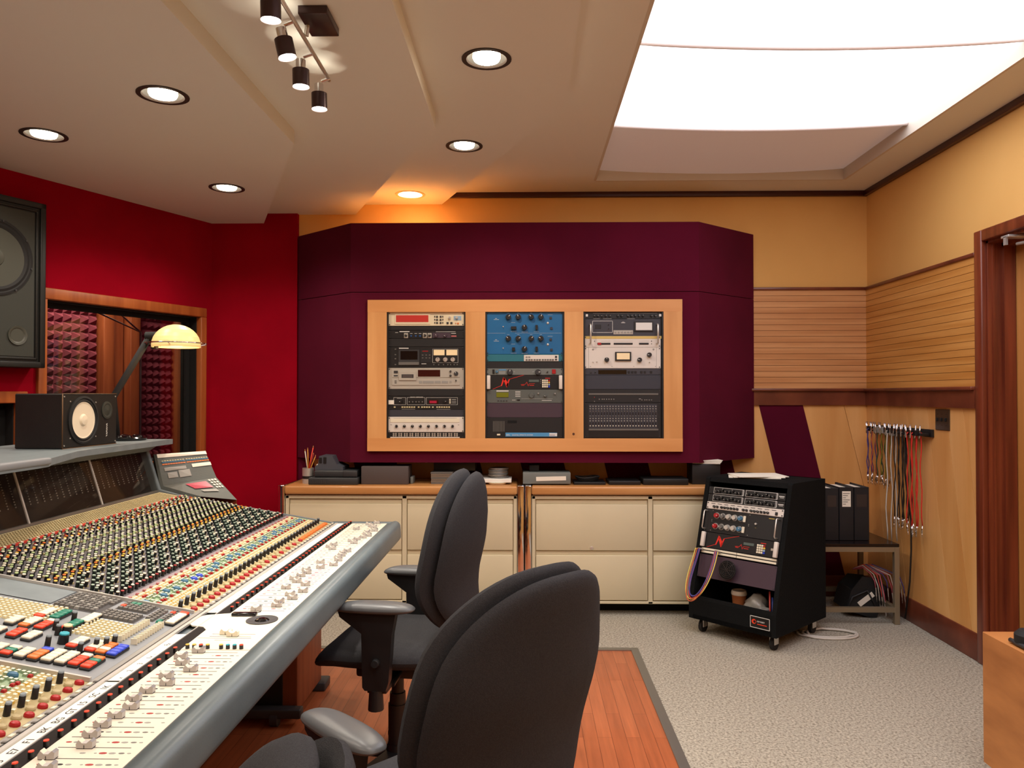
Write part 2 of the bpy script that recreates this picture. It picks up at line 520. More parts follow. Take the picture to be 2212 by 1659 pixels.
def boards(mb, horizontal, z0, z1, a0, a1, ax):
    n = int(round((z1-z0)/.0395)); h = (z1-z0)/n
    for i in range(n):
        if ax == 'y': mb.box(a0, a1, YB-.016, YB+.002, z0+i*h+.0012, z0+(i+1)*h-.0012)
        else: mb.box(XR-.016, XR+.002, a0, a1, z0+i*h+.0012, z0+(i+1)*h-.0012)
    if ax == 'y': mb.box(a0, a1, YB-.010, YB+.001, z0, z1, 1)
    else: mb.box(XR-.010, XR+.001, a0, a1, z0, z1, 1)
b = MB(); boards(b, True, 1.412, 2.088, 1.50, XR-.016, 'y'); b.build('slat_paneling', ['slat', 'mahog'], wb)
b = MB(); b.box(1.54, XR, YB-.030, YB, 1.30, 1.396); b.rbox(1.53, XR, YB-.048, YB, 1.394, 1.414, .005)
struct('trim_2', b, 'mahog')
b = MB(); b.rbox(1.53, XR, YB-.028, YB, 2.086, 2.106, .004); struct('trim_3', b, 'mahog')
b = MB(); b.rbox(-.9, XR, YB-.03, YB, 2.731, 2.768, .004); b.rbox(XR-.03, XR, -1.6, YB, 2.731, 2.768, .004)
struct('trim_4', b, 'crown')
b = MB(); b.rbox(-1.5, XR, YB-.022, YB, 0, .142, .004); struct('baseboard_back', b, 'mahog')

# right wall, with the door opening
DY0, DY1, DZ = 2.90, 3.935, 2.150
b = MB(); b.box(XR, XR+.2, DY1, YB+.1, 0, ZC+.05); b.box(XR, XR+.2, -1.6, DY0, 0, ZC+.05); b.box(XR, XR+.2, DY0, DY1, DZ, ZC+.05)
wr = struct('wall_right', b, 'yellow')
b = MB()
def YY(y, z): return y - .20*(1.30-z)        # seams lean towards the camera going down
cuts = [5.6, 5.30, 4.93, 4.66, 4.44, 4.24, 3.9]
cuts = [5.60, 5.22, 4.98, 4.74, 4.50, 4.30, 4.13, 3.8]
for i in range(len(cuts)-1):
    z0, z1 = .13, 1.30
    poly = [(YY(cuts[i+1]+.0015, z0), z0), (YY(cuts[i]-.0015, z0), z0), (YY(cuts[i]-.0015, z1), z1), (YY(cuts[i+1]+.0015, z1), z1)]
    def clipv(P, lim, ge):
        res = []
        for j in range(len(P)):
            a, c = P[j], P[(j+1) % len(P)]
            ia = a[0] >= lim if ge else a[0] <= lim
            ic = c[0] >= lim if ge else c[0] <= lim
            if ia: res.append(a)
            if ia != ic:
                t = (lim-a[0])/(c[0]-a[0]); res.append((lim, a[1]+(c[1]-a[1])*t))
        return res
    poly = clipv(poly, 3.995, True)
    if len(poly) > 2: poly = clipv(poly, YB, False)
    if len(poly) > 2: b.prism(poly, XR-.014, XR+.001, 'x', i % 2)
b.box(XR-.009, XR+.001, 3.995, YB, .13, 1.30, 2)
b.build('lower_paneling', ['ply', 'ply2', 'maple'], wr)
b = MB(); boards(b, True, 1.412, 2.088, 3.99, YB-.016, 'x'); b.build('slat_paneling', ['slat2', 'mahog'], wr)
b = MB(); b.box(XR-.030, XR, 4.0, YB, 1.30, 1.396); b.rbox(XR-.048, XR, 4.0, YB, 1.394, 1.414, .005)
struct('trim_5', b, 'mahog')
b = MB(); b.rbox(XR-.028, XR, 4.0, YB, 2.086, 2.106, .004); struct('trim_6', b, 'mahog')
b = MB(); b.rbox(XR-.022, XR, 4.0, YB, 0, .142, .004); struct('baseboard_right', b, 'mahog')
# door
b = MB(); b.rbox(2.465, 2.51, DY0-.02, DY1+.005, .01, DZ, .002); dr = struct('door_1', b, 'door_wood')
b = MB()
b.rbox(XR-.028, XR+.004, DY1, 4.0, 0, DZ+.058, .006); b.rbox(XR-.028, XR+.004, DY0-.065, DY0, 0, DZ+.058, .006)
b.rbox(XR-.028, XR+.004, DY0, DY1, DZ, DZ+.058, .006)
b.box(XR, 2.54, DY1-.012, DY1+.02, 0, DZ); b.box(XR, 2.54, DY0-.02, DY0+.012, 0, DZ); b.box(XR, 2.54, DY0, DY1, DZ-.012, DZ+.02)
b.box(2.405, 2.462, DY1-.03, DY1-.01, 0, DZ-.012); b.box(2.405, 2.462, DY0+.01, DY0+.03, 0, DZ-.012); b.box(2.405, 2.462, DY0, DY1, DZ-.03, DZ-.012)
b.box(XR+.02, XR+.03, DY1-.018, DY1-.01, 0, DZ-.012)
b.build('door_frame', 'mahog_v', dr)
b = MB()
b.rbox(2.30, 2.47, 3.70, 3.76, 2.125, 2.137, .002); b.box(2.30, 2.31, 3.72, 3.74, 2.09, 2.13)
b.tube([(2.34, 3.70, 2.09), (2.40, 3.45, 2.085), (2.45, 3.2, 2.07)], .008, 8)
b.rbox(2.44, 2.49, 3.15, 3.62, 2.00, 2.055, .008)
b.build('door_closer', 'steel', dr)

# red walls: far-left segment and the angled wall with two booth windows
b = MB(); b.box(-2.185, -1.58, 5.26, 5.31, 0, Z2+.01)
wl_ = struct('wall_left', b, 'wall_red')
b = MB(); b.M = MW
b.box(-.3, .104, -.16, 0, 0, Z1+.02); b.box(.104, 1.24, -.16, 0, 0, .93); b.box(.104, 1.24, -.16, 0, 1.925, Z1+.02)
b.box(1.24, 1.33, -.16, 0, 0, Z1+.02); b.box(1.33, 2.40, -.16, 0, 0, .5); b.box(1.33, 2.40, -.16, 0, 1.355, Z1+.02)
b.box(2.40, 2.7, -.16, 0, 0, Z1+.02)
struct('wall_left', b, 'wall_red')
b = MB(); b.box(WEND.x-.15, WEND.x+.01, -1.6, WEND.y+.05, 0, ZC); struct('wall_left', b, 'wall_red')
b = MB(); b.box(-3.4, XR+.2, -1.7, -1.6, 0, ZC); struct('wall_front', b, 'yellow')

def window(nm, s0, s1, z0, z1, fo, post=None):
    """s0..s1 clear opening; fo frame width"""
    b = MB(); b.M = MW
    for (a0, a1, c0, c1) in ((s0-fo, s1+fo, z1, z1+fo+.012), (s0-fo, s1+fo, z0-fo, z0), (s0-fo, s0, z0, z1), (s1, s1+fo, z0, z1)):
        b.rbox(a0, a1, -.03, .022, c0, c1, .005)
    fr = struct(nm, b, 'cherry')
    b = MB(); b.M = MW                        # dark reveal and gasket
    t = .035
    b.box(s0, s1, -.16, -.02, z1-.006, z1); b.box(s0, s1, -.16, -.02, z0, z0+.006)
    b.box(s0, s0+.006, -.16, -.02, z0, z1); b.box(s1-.006, s1, -.16, -.02, z0, z1)
    b.box(s0, s1, -.12, -.08, z1-t, z1-.006); b.box(s0, s0+t, -.12, -.08, z0, z1); b.box(s1-.02, s1, -.12, -.08, z0, z1)
    b.build('gasket', 'void', fr)
    b = MB(); b.M = MW; b.box(s0+.006, s1-.006, -.104, -.098, z0+.006, z1-.006)
    b.build('glass_pane', 'pane', fr)
window('window_1', .128, 1.204, .95, 1.897, .05)
window('window_2', 1.36, 2.34, .55, 1.326, .05)

# isolation booth seen through the glass
b = MB(); b.M = MW
b.box(-1.6, 3.2, -1.36, -1.30, 0, 2.5); b.box(-1.65, -1.6, -1.36, -.16, 0, 2.5); b.box(3.2, 3.25, -1.36, -.16, 0, 2.5)
b.box(-1.65, 3.25, -1.36, -.16, 2.5, 2.55)
b.box(-1.65, 3.25, -1.36, -.16, -.05, 0)
bo = struct('wall_booth', b, 'booth_wall')
def foam_panel(s0, s1, z0, z1, nm):
    b = MB(); b.M = MW; p = .066
    ns, nz = int(round((s1-s0)/p)), int(round((z1-z0)/p)); ds, dz = (s1-s0)/ns, (z1-z0)/nz
    for i in range(ns):
        for j in range(nz):
            a, c = s0+i*ds, z0+j*dz
            vs = [(a, -1.20-.05, c), (a+ds, -1.25, c), (a+ds, -1.25, c+dz), (a, -1.25, c+dz), (a+ds/2, -1.195, c+dz/2)]
            b.add(vs, [(0, 1, 4), (1, 2, 4), (2, 3, 4), (3, 0, 4)])
    b.box(s0, s1, -1.30, -1.25, z0, z1)
    b.build(nm, 'foam', bo)
foam_panel(-.05, .70, .4, 2.3, 'foam_panel'); foam_panel(-.74, -.37, .4, 2.3, 'foam_panel'); foam_panel(1.0, 2.9, .9, 2.3, 'foam_panel')
b = MB(); b.M = MW
for (a0, a1, y1) in ((-.14, -.05, -1.16), (-.25, -.17, -1.20), (-.36, -.27, -1.14), (-.87, -.75, -1.14), (.72, .98, -1.2)):
    b.rbox(a0, a1, -1.30, y1, 0, 2.4, .004)
b.box(-.27, -.14, -1.30, -1.27, 0, 2.4)
b.build('wood_post', 'post_wood', bo)
b = MB(); b.M = MW; b.box(1.0, 2.9, -1.30, -1.2, 0, .9); b.build('wainscot', 'post_wood', bo)

# ------------------------------------------------------------------ LIGHT PANEL IN THE CEILING
t = thing('ceiling_light_panel', 'large white fabric light panel set in the ceiling above the carpet', 'ceiling light', ((SX0+SX1)/2, 2.5, ZC))
b = MB()
ZF = 2.838
for (x0, x1, y0, y1) in ((SX0-.015, SX0, SY0, SY1), (SX1, SX1+.015, SY0, SY1), (SX0, SX1, SY1, SY1+.015), (SX0, SX1, SY0-.015, SY0)):
    b.box(x0, x1, y0, y1, ZC-.001, ZF+.06)
b.build('frame', 'skyframe', t)
secs = [(.15, 1.22), (1.22, 2.20), (2.20, 3.18), (3.18, 4.16), (4.16, 5.0)]
for k, (y0, y1) in enumerate(secs):
    lit = k < 4
    b = MB(); nx, ny = 24, 14; vs = []
    for j in range(ny+1):
        for i in range(nx+1):
            u, v = i/nx, j/ny
            x = SX0+(SX1-SX0)*u; y = y0+(y1-y0)*v
            sag = .030*math.sin(PI*u)**.8 + .016*math.sin(PI*v)*math.sin(PI*u)**.5
            pl = .004*math.sin(u*120)*max(0, 1-u*5) if lit else 0
            vs.append((x, y, ZF - sag + pl))
    fs = [(j*(nx+1)+i, j*(nx+1)+i+1, (j+1)*(nx+1)+i+1, (j+1)*(nx+1)+i) for j in range(ny) for i in range(nx)]
    b.add(vs, fs, 0, True)
    o = b.build('diffuser_fabric', 'fabric_lit' if lit else 'fabric_faint_glow', t)
    if not lit: o['label'] = 'end section of white fabric, tubes off, faint backlight glow added'
for y in (1.22, 2.20, 3.18, 4.16):  # battens in a duller colour, standing in for the shaded fabric creases
    b = MB()
    b.tube([(SX0+(SX1-SX0)*i/20, y, ZF-.004-.030*math.sin(PI*i/20)**.8) for i in range(21)], .011, 8)
    b.build('crease_batten', 'fabric_faint_glow', t)

# ------------------------------------------------------------------ RECESSED DOWNLIGHTS
LIGHTS = []
def spot(nm, loc, tgt, energy, ang, blend, col, rad):
    l = bpy.data.lights.new(nm, 'SPOT'); l.energy = energy; l.spot_size = ang; l.spot_blend = blend
    l.color = col; l.shadow_soft_size = rad
    o = bpy.data.objects.new(nm, l); COL.objects.link(o); o.location = loc
    d = Vector(tgt)-Vector(loc); o.rotation_euler = d.to_track_quat('-Z', 'Y').to_euler()
    return o
WARM = (1.0, .88, .74); WARM2 = (1.0, .92, .82)
dl_labels = ['recessed downlight with dark trim in the lowest ceiling step, nearest the track light',
             'recessed downlight with dark trim above the black wall speaker, leftmost of the ceiling',
             'recessed downlight with dark trim in the lowest step, near the red wall corner',
             'recessed downlight with dark trim, largest, between track light and light panel',
             'recessed downlight with dark trim in the third ceiling step, behind the largest one',
             'small recessed downlight with pale trim throwing orange light on the yellow wall']
DLE = [40, 40, 40, 40, 40, 12]
for k, (c, z) in enumerate([(c, Z1) for c in cans1]+[(c, Z3) for c in cans3]):
    t = thing('recessed_downlight', dl_labels[k], 'downlight', (c[0], c[1], z), group=None)
    cream = k == 5
    r0 = .088
    b = MB(); b.lathe([(r0+.010, .001), (r0+.010, -.004), (r0-.008, -.004), (r0-.012, .004)], (c[0], c[1], z), n=32)
    b.build('trim_ring', 'can_cream' if cream else 'can_dark', t)
    b = MB(); b.lathe([(r0-.009, 0), (.070, .030), (.062, .075), (.0, .078)], (c[0], c[1], z), n=32)
    b.build('reflector', 'can_cream' if cream else 'can_black', t)
    b = MB(); b.lathe([(.052, .05), (.055, .004), (.050, -.006), (.0, -.013)], (c[0], c[1], z), n=32)
    b.build('bulb', 'bulb', t)
    spot('downlight_lamp', (c[0], c[1], z-.022), (c[0], c[1], 0), DLE[k], math.radians(150), .6, (1.0, .68, .40) if cream else WARM, .05)

# track light with four heads
t = thing('track_light', 'ceiling track light with four small swivel spotlight heads on a bar', 'track light', (-.73, 2.6, Z2))
b = MB(); b.rbox(-.735, -.640, 2.44, 2.60, Z2-.028, Z2, .003); b.build('canopy', 'track_dark', t)
b = MB(); b.tube([(-.735, 2.05, Z2-.062), (-.745, 2.88, Z2-.062)], .007, 8); b.cyl((-.730, 2.52, Z2-.062), (-.725, 2.52, Z2-.02), .008)
b.build('bar', 'steel', t)
heads = [((-.720, 2.17), (-.0, .05)), ((-.770, 2.42), (.22, .03)), ((-.775, 2.65), (.02, .0)), ((-.768, 2.86), (.03, .0))]
for (hx, hy), (tx, ty) in heads:
    top = Vector((hx-.012, hy, Z2-.085)); dn = Vector((tx, ty, -1)).normalized()
    b = MB()
    b.cyl((-.740, hy, Z2-.062), top+Vector((.01, 0, .01)), .006, n=8, mi=1)
    b.cyl(top, top+dn*.035, .017, .017, 16, 1); b.cyl(top+dn*.035, top+dn*.095, .029, .029, 20, 0, caps=False)
    b.cyl(top+dn*.035, top+dn*.036, .017, .029, 20, 0, caps=False)
    hd = b.build('spotlight_head', ['track_dark', 'chrome'], t)
    b = MB(); b.lathe([(.027, 0), (.025, .008), (.0, .014)], top+dn*.086, dn, 20); b.build('bulb', 'bulb2', hd)
    spot('track_lamp', tuple(top+dn*.102), tuple(top+dn*2), 26, math.radians(75), .7, WARM2, .025)
    spot('track_halo', tuple(top-dn*.004), tuple(top-dn*.5), 0.32, math.radians(112), .12, (1.0, .9, .72), .004)
# ------------------------------------------------------------------ EQUIPMENT SURROUND (maroon housing with wood frame)
YS = 4.87; YF = 4.845
t = thing('equipment_housing', 'maroon fabric wall housing with a pale wood frame around three equipment racks', 'rack housing', (0, 5.27, .94))
fx0, fx1, fz0, fz1 = -1.006, .981, 1.014, 1.972
def housing(z0, z1, hole):
    b = MB()
    o = [(-1.574, 5.27), (-1.120, YS), (1.091, YS), (1.552, 5.27)]
    for (p, q) in ((o[0], o[1]), (o[2], o[3])):
        b.quad((p[0], p[1], z0), (q[0], q[1], z0), (q[0], q[1], z1), (p[0], p[1], z1))
    if hole:
        hx0, hx1, hz0 = fx0+.03, fx1-.03, fz0+.03; hz1 = fz1-.03
        for (a0, a1, c0, c1) in ((o[1][0], hx0, z0, z1), (hx1, o[2][0], z0, z1), (hx0, hx1, z0, hz0), (hx0, hx1, hz1, z1)):
            b.quad((a0, YS, c0), (a1, YS, c0), (a1, YS, c1), (a0, YS, c1))
    else:
        b.quad((o[1][0], YS, z0), (o[2][0], YS, z0), (o[2][0], YS, z1), (o[1][0], YS, z1))
    b.add([(x, y, z0) for x, y in o], [(0, 1, 2, 3)])
    b.quad((o[0][0], 5.298, z0), (o[0][0], 5.27, z0), (o[0][0], 5.27, z1), (o[0][0], 5.298, z1))
    b.quad((o[3][0], 5.27, z0), (o[3][0], 5.298, z0), (o[3][0], 5.298, z1), (o[3][0], 5.27, z1))
    return b
b = housing(.941, 2.022, True); b.build('fabric_face', 'maroon', t)
b = housing(2.026, 2.466, False); b.build('upper_fabric_face', 'maroon', t)
b = MB(); b.prism([(-1.572, 5.297), (-1.572, 5.27), (-1.118, YS+.002), (1.089, YS+.002), (1.55, 5.27), (1.55, 5.297)], 2.450, 2.4655, 'z'); b.build('top_board', 'ply', t)
b = MB()
ops = [(-.884, -.385), (-.259, .240), (.360, .863)]; oz0, oz1 = 1.096, 1.895
b.box(fx0, fx1, YF, YS+.004, oz1, fz1); b.box(fx0, fx1, YF, YS+.004, fz0, oz0)
xs = [fx0]+[v for o in ops for v in o]+[fx1]
for i in range(0, 8, 2): b.box(xs[i]+.0004, xs[i+1]-.0004, YF+.0006, YS+.004, oz0, oz1, 1)
b.cyl((.297, YF+.0004, 1.124), (.297, YF-.0003, 1.124), .008, n=12, mi=2)
b.build('wood_frame', ['maple', 'maple_v', 'knot'], t)
for (a0, a1) in ops:
    b = MB()
    b.box(a0, a0+.010, YF+.006, 5.2, oz0, oz1); b.box(a1-.010, a1, YF+.006, 5.2, oz0, oz1)
    b.box(a0, a0+.016, 4.868, 4.875, oz0, oz1); b.box(a1-.016, a1, 4.868, 4.875, oz0, oz1)
    b.box(a0, a1, 5.2, 5.21, oz0, oz1); b.box(a0, a1, 4.86, 5.2, oz0-.004, oz0+.002); b.box(a0, a1, 4.86, 5.2, oz1, oz1+.004)
    b.build('rack_rails', 'black', t)

# ------------------------------------------------------------------ RACK UNITS
class Unit:
    """one rack-mounted unit; local x to the right, z up, -y out of the face. cm: crop pixels -> local"""
    def __init__(s, name, label, cat, M, h, face, fx, depth=.25, w=.482, group=None, lip=.0):
        s.o = thing(name, label, cat, M=M, group=group); s.fx = fx; s.L = None; s.h = h; s.w = w
        b = MB(); b.rbox(0, w, 0, .004, .0006, h-.0006, .0012, 1); b.build('faceplate', face, s.o, False)
        b = MB(); b.box(.022, w-.022, .004, depth, .002, h-.002); b.build('chassis', 'black', s.o, False)
        s.lm = MB()
        s.scr = MB(); 
    def box(s, x0, y0, x1, y1, m, name, d=.002, r=.0006):
        a, c = s.fx(x0, y1), s.fx(x1, y0)
        b = MB(); b.rbox(a[0], c[0], -d, .001, a[1], c[1], r, 1)
        return b.build(name, m, s.o, False)
    def boxes(s, lst, m, name, d=.003):
        for q in lst: s.box(*q, m, name, d)
    def knob(s, x, y, r, m='k_black', d=.014, line='wht', name='knob', skirt=None, ang=None):
        a = s.fx(x, y); b = MB()
        if skirt: b.cyl((a[0], .0, a[1]), (a[0], -.003, a[1]), r*1.3, r*1.25, 16, 2)
        b.cyl((a[0], .0, a[1]), (a[0], -d, a[1]), r, r*.86, 14, 0)
        an = ang if ang is not None else random.uniform(-2, 2)
        ux, uz = math.sin(an), math.cos(an)
        b.add([(a[0]+ux*r*.2-uz*r*.09, -d-.0004, a[1]+uz*r*.2+ux*r*.09), (a[0]+ux*r*.2+uz*r*.09, -d-.0004, a[1]+uz*r*.2-ux*r*.09),
               (a[0]+ux*r*.8+uz*r*.09, -d-.0004, a[1]+uz*r*.8-ux*r*.09), (a[0]+ux*r*.8-uz*r*.09, -d-.0004, a[1]+uz*r*.8+ux*r*.09)], [(0, 1, 2, 3)], 1)
        return b.build(name, [m, line, skirt or m], s.o, False)
    def switch(s, x, y, m='steel'):
        a = s.fx(x, y); b = MB(); b.cyl((a[0], 0, a[1]), (a[0], -.004, a[1]), .004, n=10); b.cyl((a[0], -.004, a[1]), (a[0]+.001, -.014, a[1]-.004), .0015, .002, 8)
        return b.build('toggle_switch', m, s.o, False)
    def txt(s, x, y, size, st, m=0):
        a = s.fx(x, y); M = Matrix.Translation((a[0], -.0006, a[1])) @ Matrix.Rotation(PI/2, 4, 'X')
        text(s.lm, st, size, M, m)
    def dash(s, x0, x1, y, hh=.0016, m=0):
        a = s.fx(x0, y); c = s.fx(x1, y); s.lm.box(a[0], c[0], -.0006, .0005, a[1]-hh/2, a[1]+hh/2, m)
    def outline(s, x0, y0, x1, y1, wd=.0012, m=0):
        a, c = s.fx(x0, y1), s.fx(x1, y0)
        for q in ((a[0], c[0], a[1], a[1]+wd), (a[0], c[0], c[1]-wd, c[1]), (a[0], a[0]+wd, a[1], c[1]), (c[0]-wd, c[0], a[1], c[1])):
            s.lm.box(q[0], q[1], -.0006, .0005, q[2], q[3], m)
    def fin(s, ms='wht', screws=True):
        if s.lm.v: s.lm.build('lettering', ms if isinstance(ms, list) else [ms], s.o, False)
        if screws:
            b = MB()
            zs = [.008, s.h-.008] if s.h > .03 else [s.h/2]
            b.cyl((0, 0, 0), (0, -.0025, 0), .0035, n=10)
            o = b.build('rack_screw', 'dgrey', s.o, False); first = True
            for x in (.008, s.w-.008):
                for z in zs:
                    Mx = Matrix.Translation((x, 0, z))
                    if first: o.matrix_basis = Mx; first = False
                    else: place(o, s.o, Mx)

SC = .482/792
def rackpos(cr0, x0, zt, zb):
    """returns matrix and mapping for rack-face crop coordinates"""
    M = Matrix.Translation((x0, 4.862, zb))
    return M
def zof(v): return 1.896-(v-165)*(.798/1305)
def mk(cr0, X0):
    def make(name, label, cat, v0, v1, face, **k):
        zt, zb = zof(v0), zof(v1)
        M = Matrix.Translation((X0, 4.862, zb))
        fx = lambda cx, cy: ((cx-cr0)*SC, zof(cy)-zb)
        return Unit(name, label, cat, M, zt-zb, face, fx, **k)
    return make
A = mk(283, -.8765)
# --- left rack
u = A('rack_effects_unit', 'cream rack effects unit with wide red display, top of left rack', 'rack unit', 165, 309, 'ivory_face')
u.box(350, 182, 720, 292, 'ivory_face', 'bezel', .003); u.box(363, 198, 702, 270, 'disp_red', 'display', .004)
for r_ in range(3):
    for cx in (793, 830): u.box(cx-9, 205+r_*32, cx+9, 223+r_*32, 'dgrey', 'button', .005)
    for cx in (769, 853): u.box(cx-5, 205+r_*32, cx+5, 220+r_*32, 'dgrey', 'button', .004)
u.knob(925, 225, .009, 'steel'); u.knob(1000, 225, .009, 'steel'); u.box(966, 206, 1046, 252, 'k_ltblue', 'label_plate', .0015)
u.boxes([(892, 270, 914, 290), (932, 270, 954, 290)], 'dgrey', 'button', .005); u.boxes([(984, 277, 992, 290), (1003, 277, 1020, 292)], 'k_orange', 'button', .004)
u.dash(380, 640, 188, .001); u.fin('ink')
u = A('blank_panel', 'black blank rack panel under the cream unit, left rack', 'rack panel', 309, 355, 'blk_face'); u.fin('wht')
u = A('rack_compressor', 'black dual compressor with round white-ringed knobs and maroon section, left rack', 'rack unit', 355, 440, 'blk_face2')
u.box(745, 380, 935, 434, 'plum_face', 'section_plate', .001)
for cx in (468, 665, 715): u.box(cx-21, 383, cx+21, 436, 'slv_face', 'knob_plate', .0015); u.knob(cx, 409, .009)
for cx in (785, 880): u.knob(cx, 410, .011, 'plum_face')
for cx in (522, 570, 615): u.box(cx-9, 405, cx+9, 422, 'k_blue', 'button', .004)
u.dash(400, 505, 368, .005); u.dash(780, 985, 370, .002); u.dash(940, 990, 388, .003)
for cx in (522, 570, 615): u.dash(cx-14, cx+14, 388, .002)
u.dash(355, 385, 378, .002); u.box(940, 408, 995, 424, 'k_pink', 'label_plate', .001)
u.fin('wht')
u = A('blank_panel', 'black blank rack panel under the compressor, left rack', 'rack panel', 440, 525, 'blk_face'); u.fin('wht')
u = A('cassette_deck', 'black rack cassette deck with two lit meters and three silver knobs', 'cassette deck', 525, 745, 'blk_face2')
u.box(392, 558, 610, 685, 'dgrey', 'cassette_door', .006); u.box(412, 570, 590, 660, 'blackgl', 'door_window', .007)
u.box(392, 685, 606, 715, 'k_dgrey', 'transport_keys', .008); u.box(615, 558, 735, 690, 'blk_face', 'counter_panel', .001)
for x0 in (757, 890): u.box(x0, 558, x0+114, 615, 'meter_warm', 'level_meter', .003)
for cx in (800, 880, 958): u.knob(cx, 660, .0155, 'steel', .016, 'dgrey')
for cx in (760, 810, 860, 905, 935, 972, 1003): u.knob(cx, 712, .004, 'k_dgrey', .006)
for cx in (642, 680, 715):
    for cy in (612, 642): u.box(cx-8, cy-5, cx+8, cy+5, 'k_dgrey', 'button', .003)
u.outline(745, 550, 1012, 692); u.dash(395, 495, 541, .005); u.dash(630, 680, 703, .003); u.box(640, 568, 700, 577, 'k_red', 'indicator', .002)
for cy in (550, 607, 650, 710): u.box(350, cy-5, 366, cy+6, 'k_dgrey', 'jack', .003)
u.fin('wht')
u = A('tape_deck', 'silver rack digital tape deck with disc slot and dark display', 'tape deck', 745, 965, 'slv_face')
u.box(322, 752, 1030, 845, 'slv_face', 'upper_fascia', .003); u.box(322, 852, 1030, 925, 'slv_face', 'lower_fascia', .0035)
u.box(396, 780, 576, 874, 'slv_face', 'drawer', .009); u.box(424, 812, 550, 850, 'dgrey', 'drawer_slot', .0095); u.box(436, 820, 538, 845, 'boxbrown', 'cassette', .0105)
u.box(594, 766, 826, 836, 'disp_dark', 'display', .004)
for j in range(5): u.dash(838, 905, 772+j*14, .002)
u.knob(935, 782, .007); u.knob(935, 826, .007); u.knob(992, 805, .0145, 'dgrey'); u.knob(992, 876, .005)
u.boxes([(342, 775, 384, 802), (342, 820, 384, 832), (350, 878, 372, 886), (350, 896, 372, 904)], 'dgrey', 'button', .005)
u.boxes([(605, 880, 638, 906), (645, 880, 760, 906), (770, 880, 832, 906), (842, 880, 908, 906), (922, 880, 945, 888), (922, 894, 945, 902)], 'k_grey', 'button', .005)
u.dash(605, 670, 866, .003); u.dash(700, 905, 866, .002); u.dash(420, 552, 772, .002); u.dash(342, 384, 760, .0015)
u.fin('ink')
u = A('blank_panel', 'black blank rack panel under the silver deck, left rack', 'rack panel', 965, 1036, 'blk_face'); u.fin('wht')
u = A('harmonizer', 'black rack pitch processor with small red display and row of square buttons', 'rack unit', 1036, 1180, 'blk_face2')
u.txt(512, 1052, .0072, 'EVENTIDE  HARMONIZER')
u.outline(340, 1052, 466, 1128); u.outline(480, 1052, 668, 1128); u.outline(680, 1052, 1008, 1128)
u.box(284, 1080, 344, 1124, 'tape_white', 'paper_tag', .002); u.knob(415, 1092, .011); u.box(706, 1078, 806, 1118, 'disp_dark', 'display', .003); u.box(716, 1086, 790, 1112, 'vio_disp', 'digits', .0035)
u.knob(876, 1092, .011)
for cx in (505, 540, 575, 605, 640): u.knob(cx, 1098, .0045, 'k_dgrey', .006)
for cy in (1072, 1090, 1108): u.box(920, cy-6, 938, cy+6, 'k_cream', 'button', .004); u.dash(948, 992, cy, .002)
for cx in [352]+[432+25*i for i in range(6)]+[602]+[638+25*i for i in range(4)]+[750]+[795+25*i for i in range(6)]: u.box(cx-9, 1146, cx+9, 1158, 'k_beige', 'button', .005)
u.dash(425, 565, 1172, .001); u.dash(790, 930, 1174, .001); u.dash(375, 425, 1062, .0015); u.fin('wht')
u = A('blank_panel', 'dark charcoal blank panel above the white unit, left rack', 'rack panel', 1180, 1252, 'char_face'); u.fin('wht')
u = A('rack_preamp', 'white eight-knob rack preamp low in the left rack', 'rack unit', 1252, 1412, 'white_face')
u.box(306, 1270, 1026, 1310, 'k_cream', 'write_on_strip', .002)
for i in range(8): u.knob(370+i*83.6, 1350, .0095, 'k_black', .016)
u.dash(340, 1000, 1266, .001); u.dash(306, 322, 1336, .002); u.dash(1010, 1026, 1336, .002); u.fin('ink')
u = A('patch_bay', 'black patch bay with two rows of small sockets, bottom of left rack', 'patch bay', 1412, 1470, 'blk_face2')
for g in range(12):
    b = MB()
    for k in range(2):
        for cy in (1428, 1447):
            a = u.fx(340+g*58+k*24, cy); b.lathe([(.0022, 0), (.0055, 0), (.0055, -.0012), (.0022, -.0012)], (a[0], 0, a[1]), (0, 1, 0), 10)
    b.build('jack_sockets', 'steel', u.o, False)
u.box(306, 1461, 1030, 1470, 'white_face', 'bottom_strip', .004); u.fin('wht')
# --- middle rack
A = mk(1303, -.252)
u = A('program_equalizer', 'blue rack tube equalizer with two rows of black knobs', 'equalizer', 167, 605, 'blue_face')
for k, dy in enumerate((0, 223)):
    for cx in (1530, 1633, 1768, 1868): u.knob(cx, 219+dy, .0185, 'k_black', .022, skirt='blue_face')
    u.knob(1698, 327+dy, .0185, 'k_black', .022, skirt='blue_face')
    u.box(1558 if k == 0 else 1570, 318+dy-(0 if k == 0 else 6), 1614 if k == 0 else 1600, 348+dy, 'k_black', 'pointer_knob', .018); u.box(1812, 304+dy, 1836, 352+dy, 'k_black', 'pointer_knob', .018)
    for (cx, cy) in ((1970, 228), (1978, 335)): u.box(cx-12, cy+dy-10, cx+12, cy+dy+14, 'navy_face', 'slide_switch', .006)
    u.switch(1476, 318+dy); a = u.fx(1940, 282+dy); b = MB(); b.lathe([(0, -.006), (.006, -.005), (.0085, 0)], (a[0], 0, a[1]), (0, 1, 0), 14); b.build('indicator_lamp', 'steel', u.o, False)
    u.dash(1378, 1432, 245+dy, .0015); u.dash(1392, 1412, 232+dy, .002); u.dash(1560, 1602, 276+dy, .001); u.dash(1555, 1615, 370+dy, .001); u.dash(1668, 1732, 374+dy, .001); u.dash(1795, 1850, 370+dy, .001)
    for cx in (1530, 1633, 1768, 1868): u.dash(cx-12, cx+12, 178+dy, .001)
    u.dash(1940, 1990, 196+dy, .001)
u.dash(1310, 1500, 386, .0007); u.dash(1600, 2080, 386, .0007); u.fin('wht')
